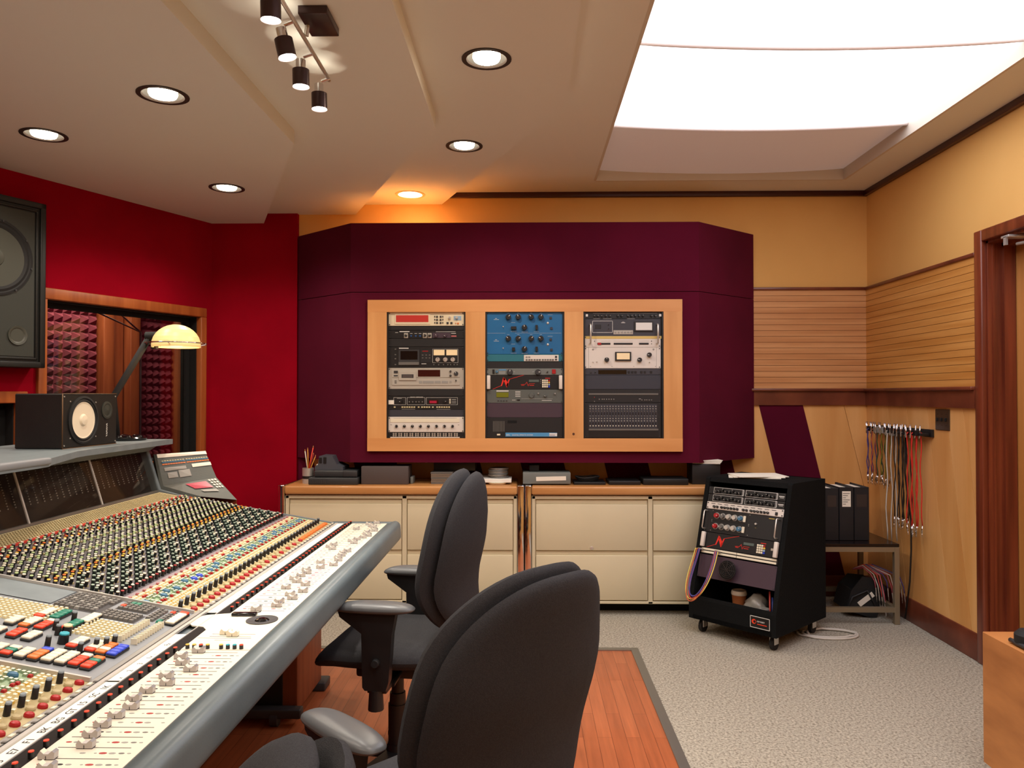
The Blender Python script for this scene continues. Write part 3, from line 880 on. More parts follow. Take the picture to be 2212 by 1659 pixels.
u = A('rack_processor', 'teal rack unit with small white control strip, middle rack', 'rack unit', 605, 680, 'teal_face')
u.box(1692, 612, 2052, 677, 'white_face', 'control_strip', .004)
for cx in (1720, 1748): u.box(cx-10, 626, cx+10, 642, 'k_grey', 'button', .007)
for cx in (1720, 1748, 1773, 1803, 1830, 1857, 1888, 1914, 1940, 1967, 1993): u.box(cx-10, 655, cx+10, 671, 'k_dgrey', 'button', .007)
u.boxes([(2015, 622, 2036, 642), (2015, 652, 2036, 668)], 'dgrey', 'button', .007); u.dash(1800, 1895, 633, .003); u.fin('ink')
u = A('blank_panel', 'black blank rack panel under the teal unit, middle rack', 'rack panel', 680, 750, 'blk_face'); u.fin('wht')
u = A('monitor_controller', 'grey rack unit with two big black knobs and red square button, middle rack', 'rack unit', 750, 820, 'boxgrey')
u.knob(1546, 790, .019, 'dgrey', .02); u.knob(1838, 790, .019, 'dgrey', .02); u.knob(1411, 785, .009, 'k_steelb'); u.boxes([(1364, 762, 1386, 806)], 'k_black', 'rocker_switch', .005)
u.box(1984, 762, 2022, 806, 'k_red', 'power_button', .006); u.box(1430, 762, 1506, 772, 'lblue', 'label_plate', .001); u.knob(1936, 788, .005)
for cy in (782, 794, 804): u.dash(1432, 1500, cy, .001)
u.dash(1580, 1598, 786, .001); u.dash(1780, 1798, 786, .001); u.fin('wht')
def nerve(u, f):
    """red zigzag artwork, keypad and handles shared by two units; f maps middle-rack crop coordinates"""
    b = MB()
    def line(pts, w):
        for (p, q) in zip(pts[:-1], pts[1:]):
            p3, q3 = Vector((p[0], 0, p[1])), Vector((q[0], 0, q[1])); d = (q3-p3).normalized(); n = Vector((-d.z, 0, d.x))*w/2
            b.add([p3-n+Vector((0, -.0007, 0)), q3-n+Vector((0, -.0007, 0)), q3+n+Vector((0, -.0007, 0)), p3+n+Vector((0, -.0007, 0))], [(0, 1, 2, 3)])
    def poly(pts): b.prism([f(*q) for q in pts], -.0009, .0005, 'y')
    line([f(1368, 966), f(1455, 930)], .0022); line([f(1545, 862), f(1690, 820)], .0022)
    poly([(1452, 932), (1478, 840), (1486, 848), (1498, 866), (1482, 884), (1462, 934)])
    poly([(1478, 842), (1492, 850), (1532, 912), (1518, 948), (1512, 946), (1480, 870)])
    poly([(1518, 948), (1510, 926), (1532, 866), (1546, 860), (1540, 880)])
    line([f(1660, 918), f(1706, 916), f(1722, 892), f(1736, 936), f(1746, 910), f(1806, 908)], .0018)
    for (cx, n_) in ((1665, 2), (1750, 3)):
        line([f(cx, 926), f(cx+n_*16, 926)], .003)
    line([f(1912, 853), f(1965, 853)], .0035)
    b.build('red_artwork', 'logo_red', u.o, False)
    a, c = f(1744, 892), f(1848, 868); b = MB(); b.box(a[0], c[0], -.002, .001, a[1], c[1]); b.build('display', 'disp_lcd', u.o, False)
    for r_ in range(4):
        for k in range(4):
            p = f(1889+k*21.5, 876+r_*21.5); b = MB(); b.rbox(p[0]-.0052, p[0]+.0052, -.005, .001, p[1]-.0052, p[1]+.0052, .001, 1)
            b.build('key', 'k_cream' if k < 3 else ['k_red', 'k_yellow', 'k_ltblue', 'k_royal'][r_], u.o, False)
    for x in (.003, .482-.025):
        b = MB(); b.rbox(x, x+.022, -.022, -.001, .002, u.h-.002, .004, 2)
        b.build('rack_handle', 'white_face', u.o, False)
    for q in ((1868, 868), (1868, 886), (1868, 904)): u.dash(q[0]-8, q[0]+4, q[1], .001)
u = A('rack_reverb', 'black rack unit with red zigzag artwork and white keypad, middle wall rack', 'rack unit', 820, 970, 'blk_face2')
nerve(u, u.fx); u.fin('wht')
u = A('rack_reverb', 'grey-green rack processor with olive display, middle rack', 'rack unit', 970, 1110, 'grn_face')
u.box(1406, 1000, 1532, 1050, 'disp_olive', 'display', .003); u.knob(1772, 1030, .018, 'grn_face', .010, 'dgrey'); u.knob(1914, 1034, .009, 'grn_face')
for cx in (1425, 1455, 1483, 1512): u.box(cx-8, 1082, cx+8, 1091, 'dgrey', 'button', .003)
u.dash(1406, 1532, 985, .006); 
for cy in (990, 1006, 1023, 1040): u.dash(1602, 1655, cy, .003)
u.dash(1568, 1605, 1079, .002); u.box(1620, 1072, 1650, 1084, 'k_black', 'slide_switch', .003); u.dash(1878, 1980, 1083, .0025); u.knob(1842, 1010, .005, 'k_grey'); u.knob(2014, 1012, .005, 'k_grey'); u.dash(1664, 1990, 1066, .0006); u.fin('wht')
u = A('blank_panel', 'wide plum blank panel in the lower middle rack', 'rack panel', 1110, 1260, 'plum_face'); u.fin('wht')
u = A('rack_reverb', 'black reverb mainframe with blue label strip, bottom of middle rack', 'rack unit', 1260, 1468, 'blk_face')
b = MB()
for i in range(11):
    a = u.fx(1370+i*11.5, 1405); c = u.fx(1375+i*11.5, 1296); b.box(a[0], c[0], -.002, .001, a[1], c[1])
b.build('vent_grille', 'k_dgrey', u.o, False)
u.box(1522, 1290, 1618, 1318, 'void', 'card_slot', .001); u.box(1500, 1416, 2036, 1456, 'lblue', 'label_strip', .002); u.box(1955, 1420, 2036, 1452, 'wht', 'maker_plate', .0025); u.box(1412, 1428, 1446, 1444, 'k_cream', 'power_button', .004)
for (x, s_, sz) in ((1506, '480L', .013), (1570, 'DIGITAL EFFECTS SYSTEM', .0115)):
    a = u.fx(x, 1448); text(u.lm, s_, sz, Matrix.Translation((a[0], -.0026, a[1]+.001)) @ Matrix.Rotation(PI/2, 4, 'X'), 0)
a = u.fx(1958, 1446); text(u.lm, 'lexicon', .012, Matrix.Translation((a[0], -.0030, a[1]+.001)) @ Matrix.Rotation(PI/2, 4, 'X'), 1)
u.fin(['wht', 'k_blue'])
# --- right rack
A = mk(1115, .366)
u = A('rack_processor', 'thin black rack unit with a row of tiny knobs, top of right rack', 'rack unit', 168, 240, 'blk_face2')
for cx in (1225, 1258, 1300, 1340, 1380, 1465, 1502, 1570, 1605, 1645, 1685, 1725, 1810, 1850): u.knob(cx, 208, .0075, 'k_black', .012)
for x in (1130, 1890): u.box(x, 190, x+24, 216, 'wht', 'corner_tag', .002)
u.dash(1205, 1870, 182, .0008); u.dash(1210, 1280, 238, .001); u.dash(1310, 1400, 238, .001); u.dash(1560, 1640, 238, .001); u.fin('wht')
u = A('rack_compressor', 'dark rack compressor with white square meter and tall silver handles', 'rack unit', 240, 416, 'char_face')
u.box(1632, 268, 1828, 370, 'k_black', 'meter_bezel', .008); u.box(1648, 280, 1816, 358, 'wht', 'level_meter', .009)
u.outline(1200, 260, 1410, 382, .0022); u.box(1228, 300, 1288, 342, 'k_black', 'thumbwheel_display', .002); u.box(1418, 358, 1620, 400, 'slv_face', 'button_strip', .002)
for i in range(6): u.knob(1440+i*33, 378, .006, 'k_grey', .006)
u.dash(1235, 1285, 336, .0015); u.dash(1498, 1540, 280, .003); u.dash(1508, 1530, 272, .002); u.knob(1368, 300, .002); u.knob(1368, 342, .002)
for x in (1178, 1870):
    b = MB(); p, q = u.fx(x, 300), u.fx(x, 492)
    b.tube([(p[0], 0, p[1]), (p[0], -.028, p[1]), (p[0], -.034, p[1]-.006), (p[0], -.034, q[1]+.006), (p[0], -.028, q[1]), (p[0], -.001, q[1])], .0055, 10)
    b.build('rack_handle', 'steel', u.o, False)
u.fin('wht')
u = A('rack_limiter', 'white rack limiter with gold top strip and red tab, right rack', 'rack unit', 416, 534, 'white_face')
u.box(1117, 418, 1920, 446, 'gold', 'gold_strip', .001)
for q in ((1250, 488, 1386, 506), (1420, 488, 1616, 506), (1682, 488, 1782, 506)): u.box(*q, 'k_black', 'slider_slot', .003)
u.box(1254, 486, 1290, 508, 'k_red', 'red_tab', .006); u.dash(1205, 1240, 433, .003)
for (x0, x1) in ((1290, 1385), (1420, 1616), (1682, 1785)): u.dash(x0, x1, 470, .0006)
for c in ((1222, 470), (1812, 470), (1812, 498)): u.knob(c[0], c[1], .003, 'k_black', .003)
u.fin('ink')
u = A('rack_compressor', 'white rack compressor with amber meter and three black knobs', 'rack unit', 534, 752, 'white_face')
u.box(1434, 582, 1600, 674, 'k_black', 'meter_bezel', .01); u.box(1450, 594, 1584, 660, 'meter_warm', 'level_meter', .011)
for (cx, cy) in ((1348, 662), (1688, 664), (1788, 612)): u.knob(cx, cy, .0155, 'k_black', .02)
for (cx, cy) in ((1206, 684), (1246, 682), (1790, 686)): u.switch(cx, cy)
u.dash(1480, 1550, 640, .0015, 0)
for (cx, cy) in ((1206, 556), (1832, 556)): u.knob(cx, cy, .006, 'k_grey', .002, 'dgrey')
for (cx, cy) in ((1180, 732), (1402, 732), (1628, 732), (1852, 732)): u.knob(cx, cy, .002, 'k_black', .002)
u.lm.box(.0265, .0275, -.0005, .0005, .001, u.h-.001); u.lm.box(.4545, .4555, -.0005, .0005, .001, u.h-.001)
u.fin('ink')
u = A('rack_processor', 'thin charcoal rack unit with long dark display, right rack', 'rack unit', 752, 820, 'char_face')
u.box(1260, 768, 1552, 810, 'blackgl', 'display', .002); u.dash(1280, 1312, 786, .003)
for cx in (1576, 1612, 1645, 1706, 1742, 1806): u.box(cx-11, 780, cx+11, 802, 'k_black', 'button', .003)
u.knob(1184, 792, .004); u.knob(1230, 790, .004); u.dash(1570, 1820, 774, .0006); u.fin('k_dgrey')
u = A('blank_panel', 'large charcoal blank panel in the middle of the right rack', 'rack panel', 820, 968, 'navy_face'); u.fin('wht')
u = A('rack_mixer', 'slim black rack mixer section with grey stripe, right rack', 'rack mixer', 968, 1104, 'blk_face')
u.box(1160, 1008, 1880, 1026, 'k_dgrey', 'stripe', .003); u.dash(1168, 1280, 1016, .003); u.dash(1752, 1806, 1018, .005)
for cx in (1270, 1300, 1320, 1345, 1370, 1395, 1420): u.box(cx-5, 1065, cx+5, 1075, 'k_grey', 'button', .003)
for cx in (1710, 1740, 1760, 1785, 1810): u.knob(cx, 1078, .0045, 'k_dgrey', .006)
u.knob(1220, 1050, .003, 'k_red', .003); u.knob(1220, 1092, .003, 'k_grey', .003); u.dash(1680, 1700, 1067, .002); u.fin('wht')
u = A('rack_mixer', 'black line mixer with a dense grid of tiny grey knobs, bottom right rack', 'rack mixer', 1104, 1468, 'blk_face')
u.box(1160, 1122, 1868, 1372, 'char_face', 'knob_field', .0015); u.box(1160, 1374, 1880, 1392, 'k_dgrey', 'stripe', .003); u.dash(1168, 1280, 1382, .003); u.dash(1752, 1806, 1384, .005)
pk = None; cnt = 0; stuff = MB()
for j in range(9):
    for i in range(24):
        a = u.fx(1175+i*29.5, 1144+j*25)
        mm = ['k_grey', 'k_grey', 'k_dgrey', 'k_black', 'k_dgrey', 'k_grey', 'k_grey', 'k_black', 'k_cream'][j]
        if cnt < 100 and j in (0, 4, 5, 6):
            b = MB(); b.cyl((a[0], 0, a[1]), (a[0], -.007, a[1]), .0048 if j < 8 else .0025, .0036, 8); b.build('tiny_knob', mm, u.o, False); cnt += 1
        else:
            stuff.cyl((a[0], 0, a[1]), (a[0], -.007, a[1]), .0048 if j < 8 else .0022, .0036, 8, {'k_grey': 0, 'k_dgrey': 1, 'k_black': 2, 'k_cream': 3}[mm])
st = stuff.build('tiny_knobs', ['k_grey', 'k_dgrey', 'k_black', 'k_cream'], u.o, False); st['kind'] = 'stuff'
u.box(1160, 1400, 1880, 1462, 'blk_face2', 'lower_lip', .001); u.fin('wht')
# ------------------------------------------------------------------ MIXING CONSOLE
YC0, YC1 = .55, 3.66                       # near end (out of frame) and far end
SL = .178
def sz(x): return .757 if x > -.93 else .757+SL*(-.93-x)
con = thing('mixing_console', 'huge grey recording console covered with faders, knobs and coloured buttons', 'mixing console', (-1.25, 2.3, 0))
b = MB()
prof = [(-.665, .748), (-.93, .748), (-1.645, sz(-1.645)-.009), (-1.76, .903), (-1.805, .905), (-1.877, 1.122), (-2.02, 1.122), (-2.02, .60), (-1.15, .60), (-.68, .672)]
b.prism(prof, YC0, YC1, 'y'); b.build('chassis', 'con_grey', con)
b = MB(); pf = [(-.60, .688), (-.668, .66), (-1.15, .585), (-2.03, .585), (-2.03, 1.128), (-1.83, 1.128), (-1.762, .915), (-1.64, sz(-1.64)-.001), (-.93, .760), (-.66, .762)]
b.prism(pf, YC1, YC1+.022, 'y'); b.build('end_cheek', 'con_grey', con)
# armrest: rounded profile swept along the desk and closed at the far corner
b = MB()
ap = [(-.664, .757)]+arc((-.622, .742), .026, PI/2, 0, 5)+[(-.594, .715)]+arc((-.616, .700), .022, 0, -PI*.55, 5)+[(-.668, .664)]
n = len(ap); ys = [YC0, YC1-.03]+[YC1-.03+.055*math.sin(a) for a in (.35, .7, 1.0, 1.3, 1.57)]
vs = []
for j, y in enumerate(ys):
    k = 1.0 if j < 2 else math.cos((.35, .7, 1.0, 1.3, 1.57)[j-2])
    for (x, z) in ap:
        cx = -.664
        vs.append((cx+(x-cx)*(.72+.28*k), y, .712+(z-.712)*(.94+.06*k)))
fs = []
for j in range(len(ys)-1):
    for i in range(n): fs.append((j*n+i, j*n+(i+1) % n, (j+1)*n+(i+1) % n, (j+1)*n+i))
fs.append(tuple(range(n))); fs.append(tuple((len(ys)-1)*n+i for i in range(n)))
b.add(vs, fs, 0, True)
# worn grey blotch on the rest
arm = b.build('armrest', 'con_arm', con)
b = MB(); b.rbox(-.93, -.62, YC1-.012, YC1+.024, .735, .763, .004); b.build('end_trim', 'con_arm', con)

# ---- fader area
FX0, FX1 = -.828, -.662
CH = .0409
far = [2.170+CH*i for i in range(37)]       # fader channels beyond the master section
near = [1.817-CH*i for i in range(30)]
far = [y for y in far if y < YC1-.01]
b = MB()
b.box(FX0, FX1, 2.135, YC1-.012, .756, .7590); b.box(FX0, FX1, YC0, 1.835, .756, .7590)
lobe = [(FX1, 1.835), (FX0, 1.835), (FX0-.004, 1.99), (-.850, 2.015)]+[(-.868+.037*math.cos(a), 2.075+.055*math.sin(a)) for a in (-2.0, -2.5, -3.1, -3.7, -4.2)]+[(-.850, 2.134), (FX0, 2.140), (FX1, 2.135)]
b.prism(lobe, .757, .7602, 'z')
dots = [(-.805, .006, 1), (-.790, .008, 2), (-.772, .007, 3), (-.757, .006, 2), (-.735, .003, 2), (-.722, .008, 1), (-.706, .007, 2), (-.690, .006, 4), (-.677, .004, 2)]
for y in far+near:
    if y in near and y < 1.15: continue
    b.box(-.812, -.684, y-.0010, y+.0010, .7589, .7593, 2)
    yy = y+CH/2
    if abs(y-near[0]) < .001: continue
    for (x, r, m) in dots:
        if R() < .12: continue
        q = [(x+r*.9*math.cos(k*PI/4), yy+r*.42*math.sin(k*PI/4)) for k in range(8)]
        b.prism(q, .7588, .7594, 'z', {1: 1, 2: 3, 3: 4, 4: 5}[m])
for (y, x0, x1) in ((1.953, -.80, -.69), (1.935, -.80, -.695), (1.922, -.825, -.69), (1.905, -.775, -.735)): b.box(x0, x1, y-.0008, y+.0008, .7600, .7605, 2)
b.build('fader_panel', ['fad_white', 'k_red', 'slot', 'k_grey', 'ink', 'k_dgrey'], con)
b = MB(); b.box(-.864, FX0, YC0, YC1-.012, .755, .7582); b.build('dark_strip', 'fad_strip', con)
b = MB(); b.box(-.866, -.8635, YC0, YC1-.012, .757, .7605); b.box(-.9005, -.896, YC0, YC1-.012, .757, .763); b.box(-.908, -.9005, YC0, YC1-.012, .757, .7615)
b.build('edge_rail', 'mod_edge', con)
b = MB(); b.box(-.93, -.908, YC0, YC1-.012, .756, .7590); b.box(-.915, -.9085, YC0, YC1-.012, .7588, .7594, 1)
for y in far+near:
    if y in near and y > 1.63: continue
    b.box(-.925, -.917, y-.006, y+.006, .759, .7615, 2); b.box(-.921, -.912, y+.012, y+.018, .759, .7612, 3)
b.build('switch_rail', ['k_grey', 'k_black', 'k_cream', 'k_dgrey'], con)
b = MB()
def scribble(y0, y1, items):
    b = MB(); b.box(-.8955, -.8665, y0, y1, .7582, .7590)
    for (y, s_, size) in items:
        M = Matrix.Translation((-.872, y, .7592)) @ Matrix.Rotation(PI/2, 4, 'Z')
        text(b, s_, size, M, 1, .0001)
    b.build('scribble_strip', ['paper', 'ink'], con)
names = ['1K', 'SC', '15', 'GT', 'BG', 'BK', 'F1', 'E7', '13', 'V', 'X']
scribble(YC0, 1.628, [(1.585-CH*i, names[i] if i < len(names) else '', .021) for i in range(11)])
scribble(1.636, 1.955, [(1.648, 'x', .014), (1.69, '2', .018), (1.735, '3', .018), (1.775, 'Lv', .016), (1.80, '1', .012), (1.865, 'Fx', .018)])
scribble(2.150, YC1-.014, [(2.165+CH*i, ['L', '~', 'l', 'b', 'n', '4', 'c', 's', 'v', 'r', 'k', 'c', 'o'][i % 13], .012) for i in range(36)])
for y in (1.632, 2.143):
    b = MB(); pts = [(-.93, sz(-.93)+.001), (-1.645, sz(-1.645)+.001), (-1.645, sz(-1.645)+.011), (-.93, sz(-.93)+.010)]
    b.prism(pts, y-.003, y+.003, 'y'); b.build('divider_strip', 'mod_edge', con)

# fader caps
def capmesh(m0, m1):
    b = MB(); pr = [(-.0138, .001), (-.0146, .008), (-.0100, .0150), (-.0040, .0098), (.004, .0098), (.0100, .0150), (.0146, .0118), (.0138, .001)]
    b.prism(pr, -.0062, .0062, 'y', 0)
    b.add([(.0101, -.0064, .0151), (.0148, -.0064, .0119), (.0148, .0064, .0119), (.0101, .0064, .0151)], [(0, 1, 2, 3)], 1)
    b.add([(-.0101, -.0055, .0153), (-.0041, -.0055, .0101), (-.0041, .0055, .0101), (-.0101, .0055, .0153)], [(0, 1, 2, 3)], 3)
    b.box(-.0006, .0004, -.0066, -.006, .001, .0065, 2)
    b.box(-.014, .014, -.0055, .0055, -.0006, .0012, 2)
    return b
cap0 = None
nearcaps = [(-.777, 1.784), (-.801, 1.743), (-.779, 1.699), (-.742, 1.657), (-.777, 1.613), (-.756, 1.572), (-.778, 1.53), (-.785, 1.49), (-.769, 1.448), (-.776, 1.407), (-.78, 1.368), (-.777, 1.327), (-.763, 1.285), (-.804, 1.246), (-.78, 1.21), (-.77, 1.17)]
farcaps = [-.765, -.72, -.726, -.699, -.719, -.691, -.757, -.707, -.747, -.769, -.758, -.749, -.764, -.725, -.689, -.747, -.692, -.702, -.70, -.705, -.697, -.766, -.788, -.781, -.708, -.728, -.713, -.696, -.683, -.701, -.705, -.68, -.771, -.70, -.72, -.74, -.71]
clist = [(x, near[i], 0) for i, (x, y) in enumerate(nearcaps)]+[(farcaps[i], y, 0) for i, y in enumerate(far)]
for (x, y, k) in clist:
    if cap0 is None:
        cap0 = capmesh(0, 1).build('fader_cap', ['capgrey', 'capgrey2', 'ink', 'k_cream'], con, False); cap0.matrix_basis = wmat(con).inverted() @ Matrix.Translation((x, y, .7592))
    else: place(cap0, con, wmat(con).inverted() @ Matrix.Translation((x, y, .7592)))
for (x, y) in ((-.765, 1.953), (-.742, 1.938)):
    b = MB(); b.M = Matrix.Translation((x, y, .7602)); m_ = capmesh(0, 1)
    b.add([v for v in m_.v], m_.f, m_.mi); b.build('fader_cap', ['k_cream', 'k_cream', 'ink', 'k_white'], con)['label'] = 'cream master fader cap'
# trackball and pen slot of the master panel
b = MB(); b.lathe([(.041, .7600), (.042, .7625), (.036, .7632), (.022, .7610), (.0, .7600)], (-.715, 2.075, 0), n=28); b.lathe([(.020, .7605), (.016, .7640), (.009, .7662), (0, .767)], (-.715, 2.075, 0), n=20, mi=1)
b.build('trackball', ['con_dark', 'blackgl'], con)
b = MB(); b.rbox(-.813, -.745, 2.108, 2.128, .7600, .769, .003); b.tube([(-.747, 2.124, .766), (-.737, 2.130, .768)], .0012, 6); b.build('pen_tray', 'blackgl', con)

# ---- push buttons and knobs: individual parts nearest the camera, the rest one part each
KN = []; BT = []
def knob(x, y, kind, tilt=True): KN.append((x, y, kind))
def btn(x, y, kind): BT.append((x, y, kind))
KDEF = {}
mat('k_sage', (150, 168, 152), .4); mat('k_dred', (150, 40, 44), .4); mat('k_glass', (120, 130, 134), .4)   # kind -> (builder, mats)
def kcyl(r, h, body, top, taper=.9):
    def f(b, M, off=0):
        old = b.M; b.M = old @ M
        b.cyl((0, 0, 0), (0, 0, h*.86), r, r*taper, 8, off, caps=False); b.cyl((0, 0, h*.86), (0, 0, h), r*taper, r*taper*.92, 8, off+1, mcap=off+1)
        b.M = old
    return f, [body, top]
def kbox(wx, wy, h, col, side=None):
    def f(b, M, off=0):
        old = b.M; b.M = old @ M
        x, y = wx/2, wy/2; t = .78
        vs = [(-x, -y, 0), (x, -y, 0), (x, y, 0), (-x, y, 0), (-x*t, -y*t, h), (x*t, -y*t, h), (x*t, y*t, h), (-x*t, y*t, h)]
        b.add(vs, [(4, 5, 6, 7), (0, 1, 5, 4), (1, 2, 6, 5), (2, 3, 7, 6), (3, 0, 4, 7)], [off, off+1, off+1, off+1, off+1])
        b.M = old
    return f, [col, side or col]
def kloz(wx, wy, h, col):
    def f(b, M, off=0):
        old = b.M; b.M = old @ M
        prof = [(1, 0), (.98, .5), (.8, .85), (.45, 1), (0, 1)]
        for i in range(4):
            A = [(wx/2*prof[i][0]*math.cos(a*PI/5), wy/2*prof[i][0]*math.sin(a*PI/5), h*prof[i][1]) for a in range(10)]
            B = [(wx/2*prof[i+1][0]*math.cos(a*PI/5), wy/2*prof[i+1][0]*math.sin(a*PI/5), h*prof[i+1][1]) for a in range(10)]
            b.add(A+B, [(k, (k+1) % 10, 10+(k+1) % 10, 10+k) for k in range(10)], off, True)
        b.M = old
    return f, [col, col]
KDEF['bw'] = kcyl(.0056, .019, 'k_black', 'k_cream'); KDEF['bg'] = kcyl(.0056, .019, 'k_black', 'k_lime'); KDEF['bt'] = kcyl(.0056, .019, 'k_green', 'k_sage')
KDEF['bo'] = kcyl(.0056, .018, 'k_black', 'k_orange'); KDEF['by'] = kcyl(.0056, .017, 'k_black', 'k_yellow'); KDEF['br'] = kcyl(.0058, .018, 'k_black', 'k_dred')
KDEF['bp'] = kcyl(.0054, .017, 'k_pink', 'k_dred', .7); KDEF['bk'] = kcyl(.0068, .027, 'k_black', 'k_glass'); KDEF['bkg'] = kcyl(.0058, .021, 'k_black', 'k_grey')
KDEF['big'] = kcyl(.0125, .026, 'k_black', 'k_cyan'); KDEF['bigc'] = kcyl(.0115, .026, 'k_black', 'k_beige')
KDEF['rb'] = kcyl(.0050, .0125, 'k_black', 'k_redcap', 1.0); KDEF['cy'] = kcyl(.0050, .0125, 'k_black', 'k_yellow', 1.0); KDEF['cc'] = kcyl(.0050, .0125, 'k_black', 'k_cyan', 1.0)
mat('k_redcap', (236, 66, 34), .4)
KDEF['e'] = kbox(.0088, .0085, .0065, 'k_cream', 'k_beige'); KDEF['eg'] = kbox(.0088, .0085, .0060, 'k_cream', 'mod_green'); KDEF['ey'] = kbox(.0088, .0085, .0065, 'k_cream', 'k_yellow')
KDEF['er'] = kbox(.009, .009, .006, 'k_red'); KDEF['ep'] = kbox(.0088, .0085, .006, 'k_pink'); KDEF['eb'] = kbox(.0088, .0085, .006, 'k_beige', 'mod_tan')
KDEF['lb'] = kloz(.024, .016, .010, 'k_steelb'); KDEF['lr'] = kloz(.021, .016, .009, 'k_red'); KDEF['lg'] = kloz(.020, .016, .008, 'k_grey'); KDEF['lt'] = kloz(.020, .016, .008, 'mod_tan'); KDEF['lo'] = kloz(.021, .016, .010, 'k_orange')
KDEF['lbl'] = kloz(.024, .016, .010, 'k_royal'); KDEF['g'] = kbox(.0125, .0125, .007, 'k_dgrey'); KDEF['gl'] = kbox(.0125, .0125, .007, 'k_grey')
KDEF['gr'] = kbox(.014, .017, .007, 'k_redcap'); KDEF['gt'] = kbox(.014, .020, .007, 'k_teal')

def channel(y, idx, isfar):
    s = 1 if idx % 2 else -1
    # lower strip: coloured lozenge, tall knob, cream keys
    if isfar and idx > 25: btn(-.946, y+.009, 'lo'); btn(-.948, y-.010, 'lo')
    else: btn(-.944, y+.008, 'lr' if (not isfar or idx < 14 or idx % 2) else 'lt'); btn(-.957, y-.009, 'lt')
    knob(-.979, y-.004, 'bk'); btn(-.977, y+.012, 'e')
    for i, x in enumerate((-1.000, -1.013, -1.026)):
        for dy in (-.012, 0, .012):
            btn(x, y+dy, 'e' if (i+idx) % 3 or dy else 'ey')
    for i, x in enumerate((-1.042, -1.053, -1.064, -1.075)):
        btn(x, y+.010, 'eg')
        if i != 2: btn(x, y-.002, 'eg' if i else 'er')
    btn(-1.060 if idx % 3 else -1.072, y-.013, 'lbl' if idx in (5, 7, 8) and isfar else 'lb') if idx % 4 != 1 else btn(-1.045, y-.013, 'er')
    for i, x in enumerate((-1.088, -1.100, -1.112)):
        for dy in (-.011, 0, .011): btn(x, y+dy, 'er' if (i == 1 and dy != .011 and idx % 2) or (i == 0 and dy == 0 and idx % 5 == 2) else ('eg' if i == 0 else 'e'))
    btn(-1.124, y, 'ep')
    # knob field
    x = -1.152
    knob(x, y+.008, 'br'); knob(x-.004, y-.010, 'bw')
    rows = ['bt', 'bt', 'bt', 'bt', 'bt', 'bt', 'bt']
    for i, k in enumerate(rows):
        x = -1.174-i*.0215
        knob(x, y+.009*s*(-1)**i, k)
        btn(x-.006, y-.009*s*(-1)**i, 'eb')
        if i % 2 == 0: knob(x-.008, y-.011*s, 'bw')
    for i, k in enumerate(('by', 'bo')):
        x = -1.326-i*.020; knob(x, y+.010, k); knob(x-.008, y-.009, 'by')
    for i in range(8):
        x = -1.372-i*.0215; knob(x, y+.010, ('bg', 'bw', 'bkg')[i % 3]); knob(x-.010, y-.009, ('bw', 'bg')[i % 2])
        if i % 3 == 1: btn(x-.004, y+.0, 'eb')
    for i, k in enumerate(('bw', 'by')):
        x = -1.548-i*.019; knob(x, y+.009, k); knob(x-.008, y-.010, 'bw' if (idx+i) % 3 else 'bo')
    knob(-1.590, y+.008, 'bp' if idx % 2 else 'bg'); knob(-1.598, y-.010, 'bw'); knob(-1.612, y+.010, 'bg'); knob(-1.622, y-.008, 'bw' if idx % 2 else 'bkg'); btn(-1.612, y+.0, 'eb')
    for i in range(7):
        for dy in (-.0135, 0, .0135): btn(-1.657-i*.0132, y+dy, 'eb')
fc = [2.166+CH*i for i in range(36)]
for i, y in enumerate(fc): channel(y, i, True)
for i in range(12):
    channel(1.605-CH*i, i, False)
# fader-panel buttons
for y in far+near[:18]: KN.append((-.834, y+.002, 'rb'))
for i, k in enumerate(('cy', 'cy', 'rb', 'cy', None, 'cy', 'cc', 'cc', 'rb')):
    if k: KN.append((-.815+i*.0163, 1.842, k))
# master section
for i in range(9):
    for j in range(8):
        if i+j*.2 < 8.6: btn(-1.245+i*.0135, 2.128-j*.0150-(.02 if i > 8 else 0), 'g' if (i*7+j) % 5 else 'gl')
for i in range(6):
    for j in range(4): btn(-1.105+i*.0135, 2.125-j*.0150, 'gr' if (i, j) == (0, 2) else ('gt' if (i in (1, 2)) and j == 0 else 'g'))
for i in range(7):
    for j in range(4): btn(-1.115+i*.0135, 2.045-j*.0150, 'g')
for j in range(6): btn(-1.010, 2.120-j*.0155, 'g'); btn(-.996, 2.110-j*.0155, 'g')
for j in range(7): btn(-.975, 2.125-j*.0155, 'gr' if j == 1 else ('gt' if j == 6 else 'g')); btn(-.961, 2.125-j*.0155, 'g')
for i in range(9):
    for j in range(8): btn(-1.108+i*.0128, 1.968-j*.0150, 'e')
for i in range(18):
    for j in range(9): btn(-1.425+i*.0128, 1.985-j*.0150+i*.001, 'e')
for i in range(12):
    for j in range(3): btn(-1.46+i*.015, 1.85-j*.016, 'e')
for q in ((-1.40, 1.985, 'bk'), (-1.148, 1.935, 'bk'), (-1.150, 1.862, 'bk'), (-1.128, 1.835, 'bk'), (-1.112, 1.845, 'bigc'), (-1.090, 1.795, 'big'), (-1.108, 1.765, 'bk'), (-1.015, 1.800, 'bk'), (-1.000, 1.815, 'bk'), (-.992, 1.838, 'bk'), (-1.03, 1.76, 'bk')): KN.append(q)
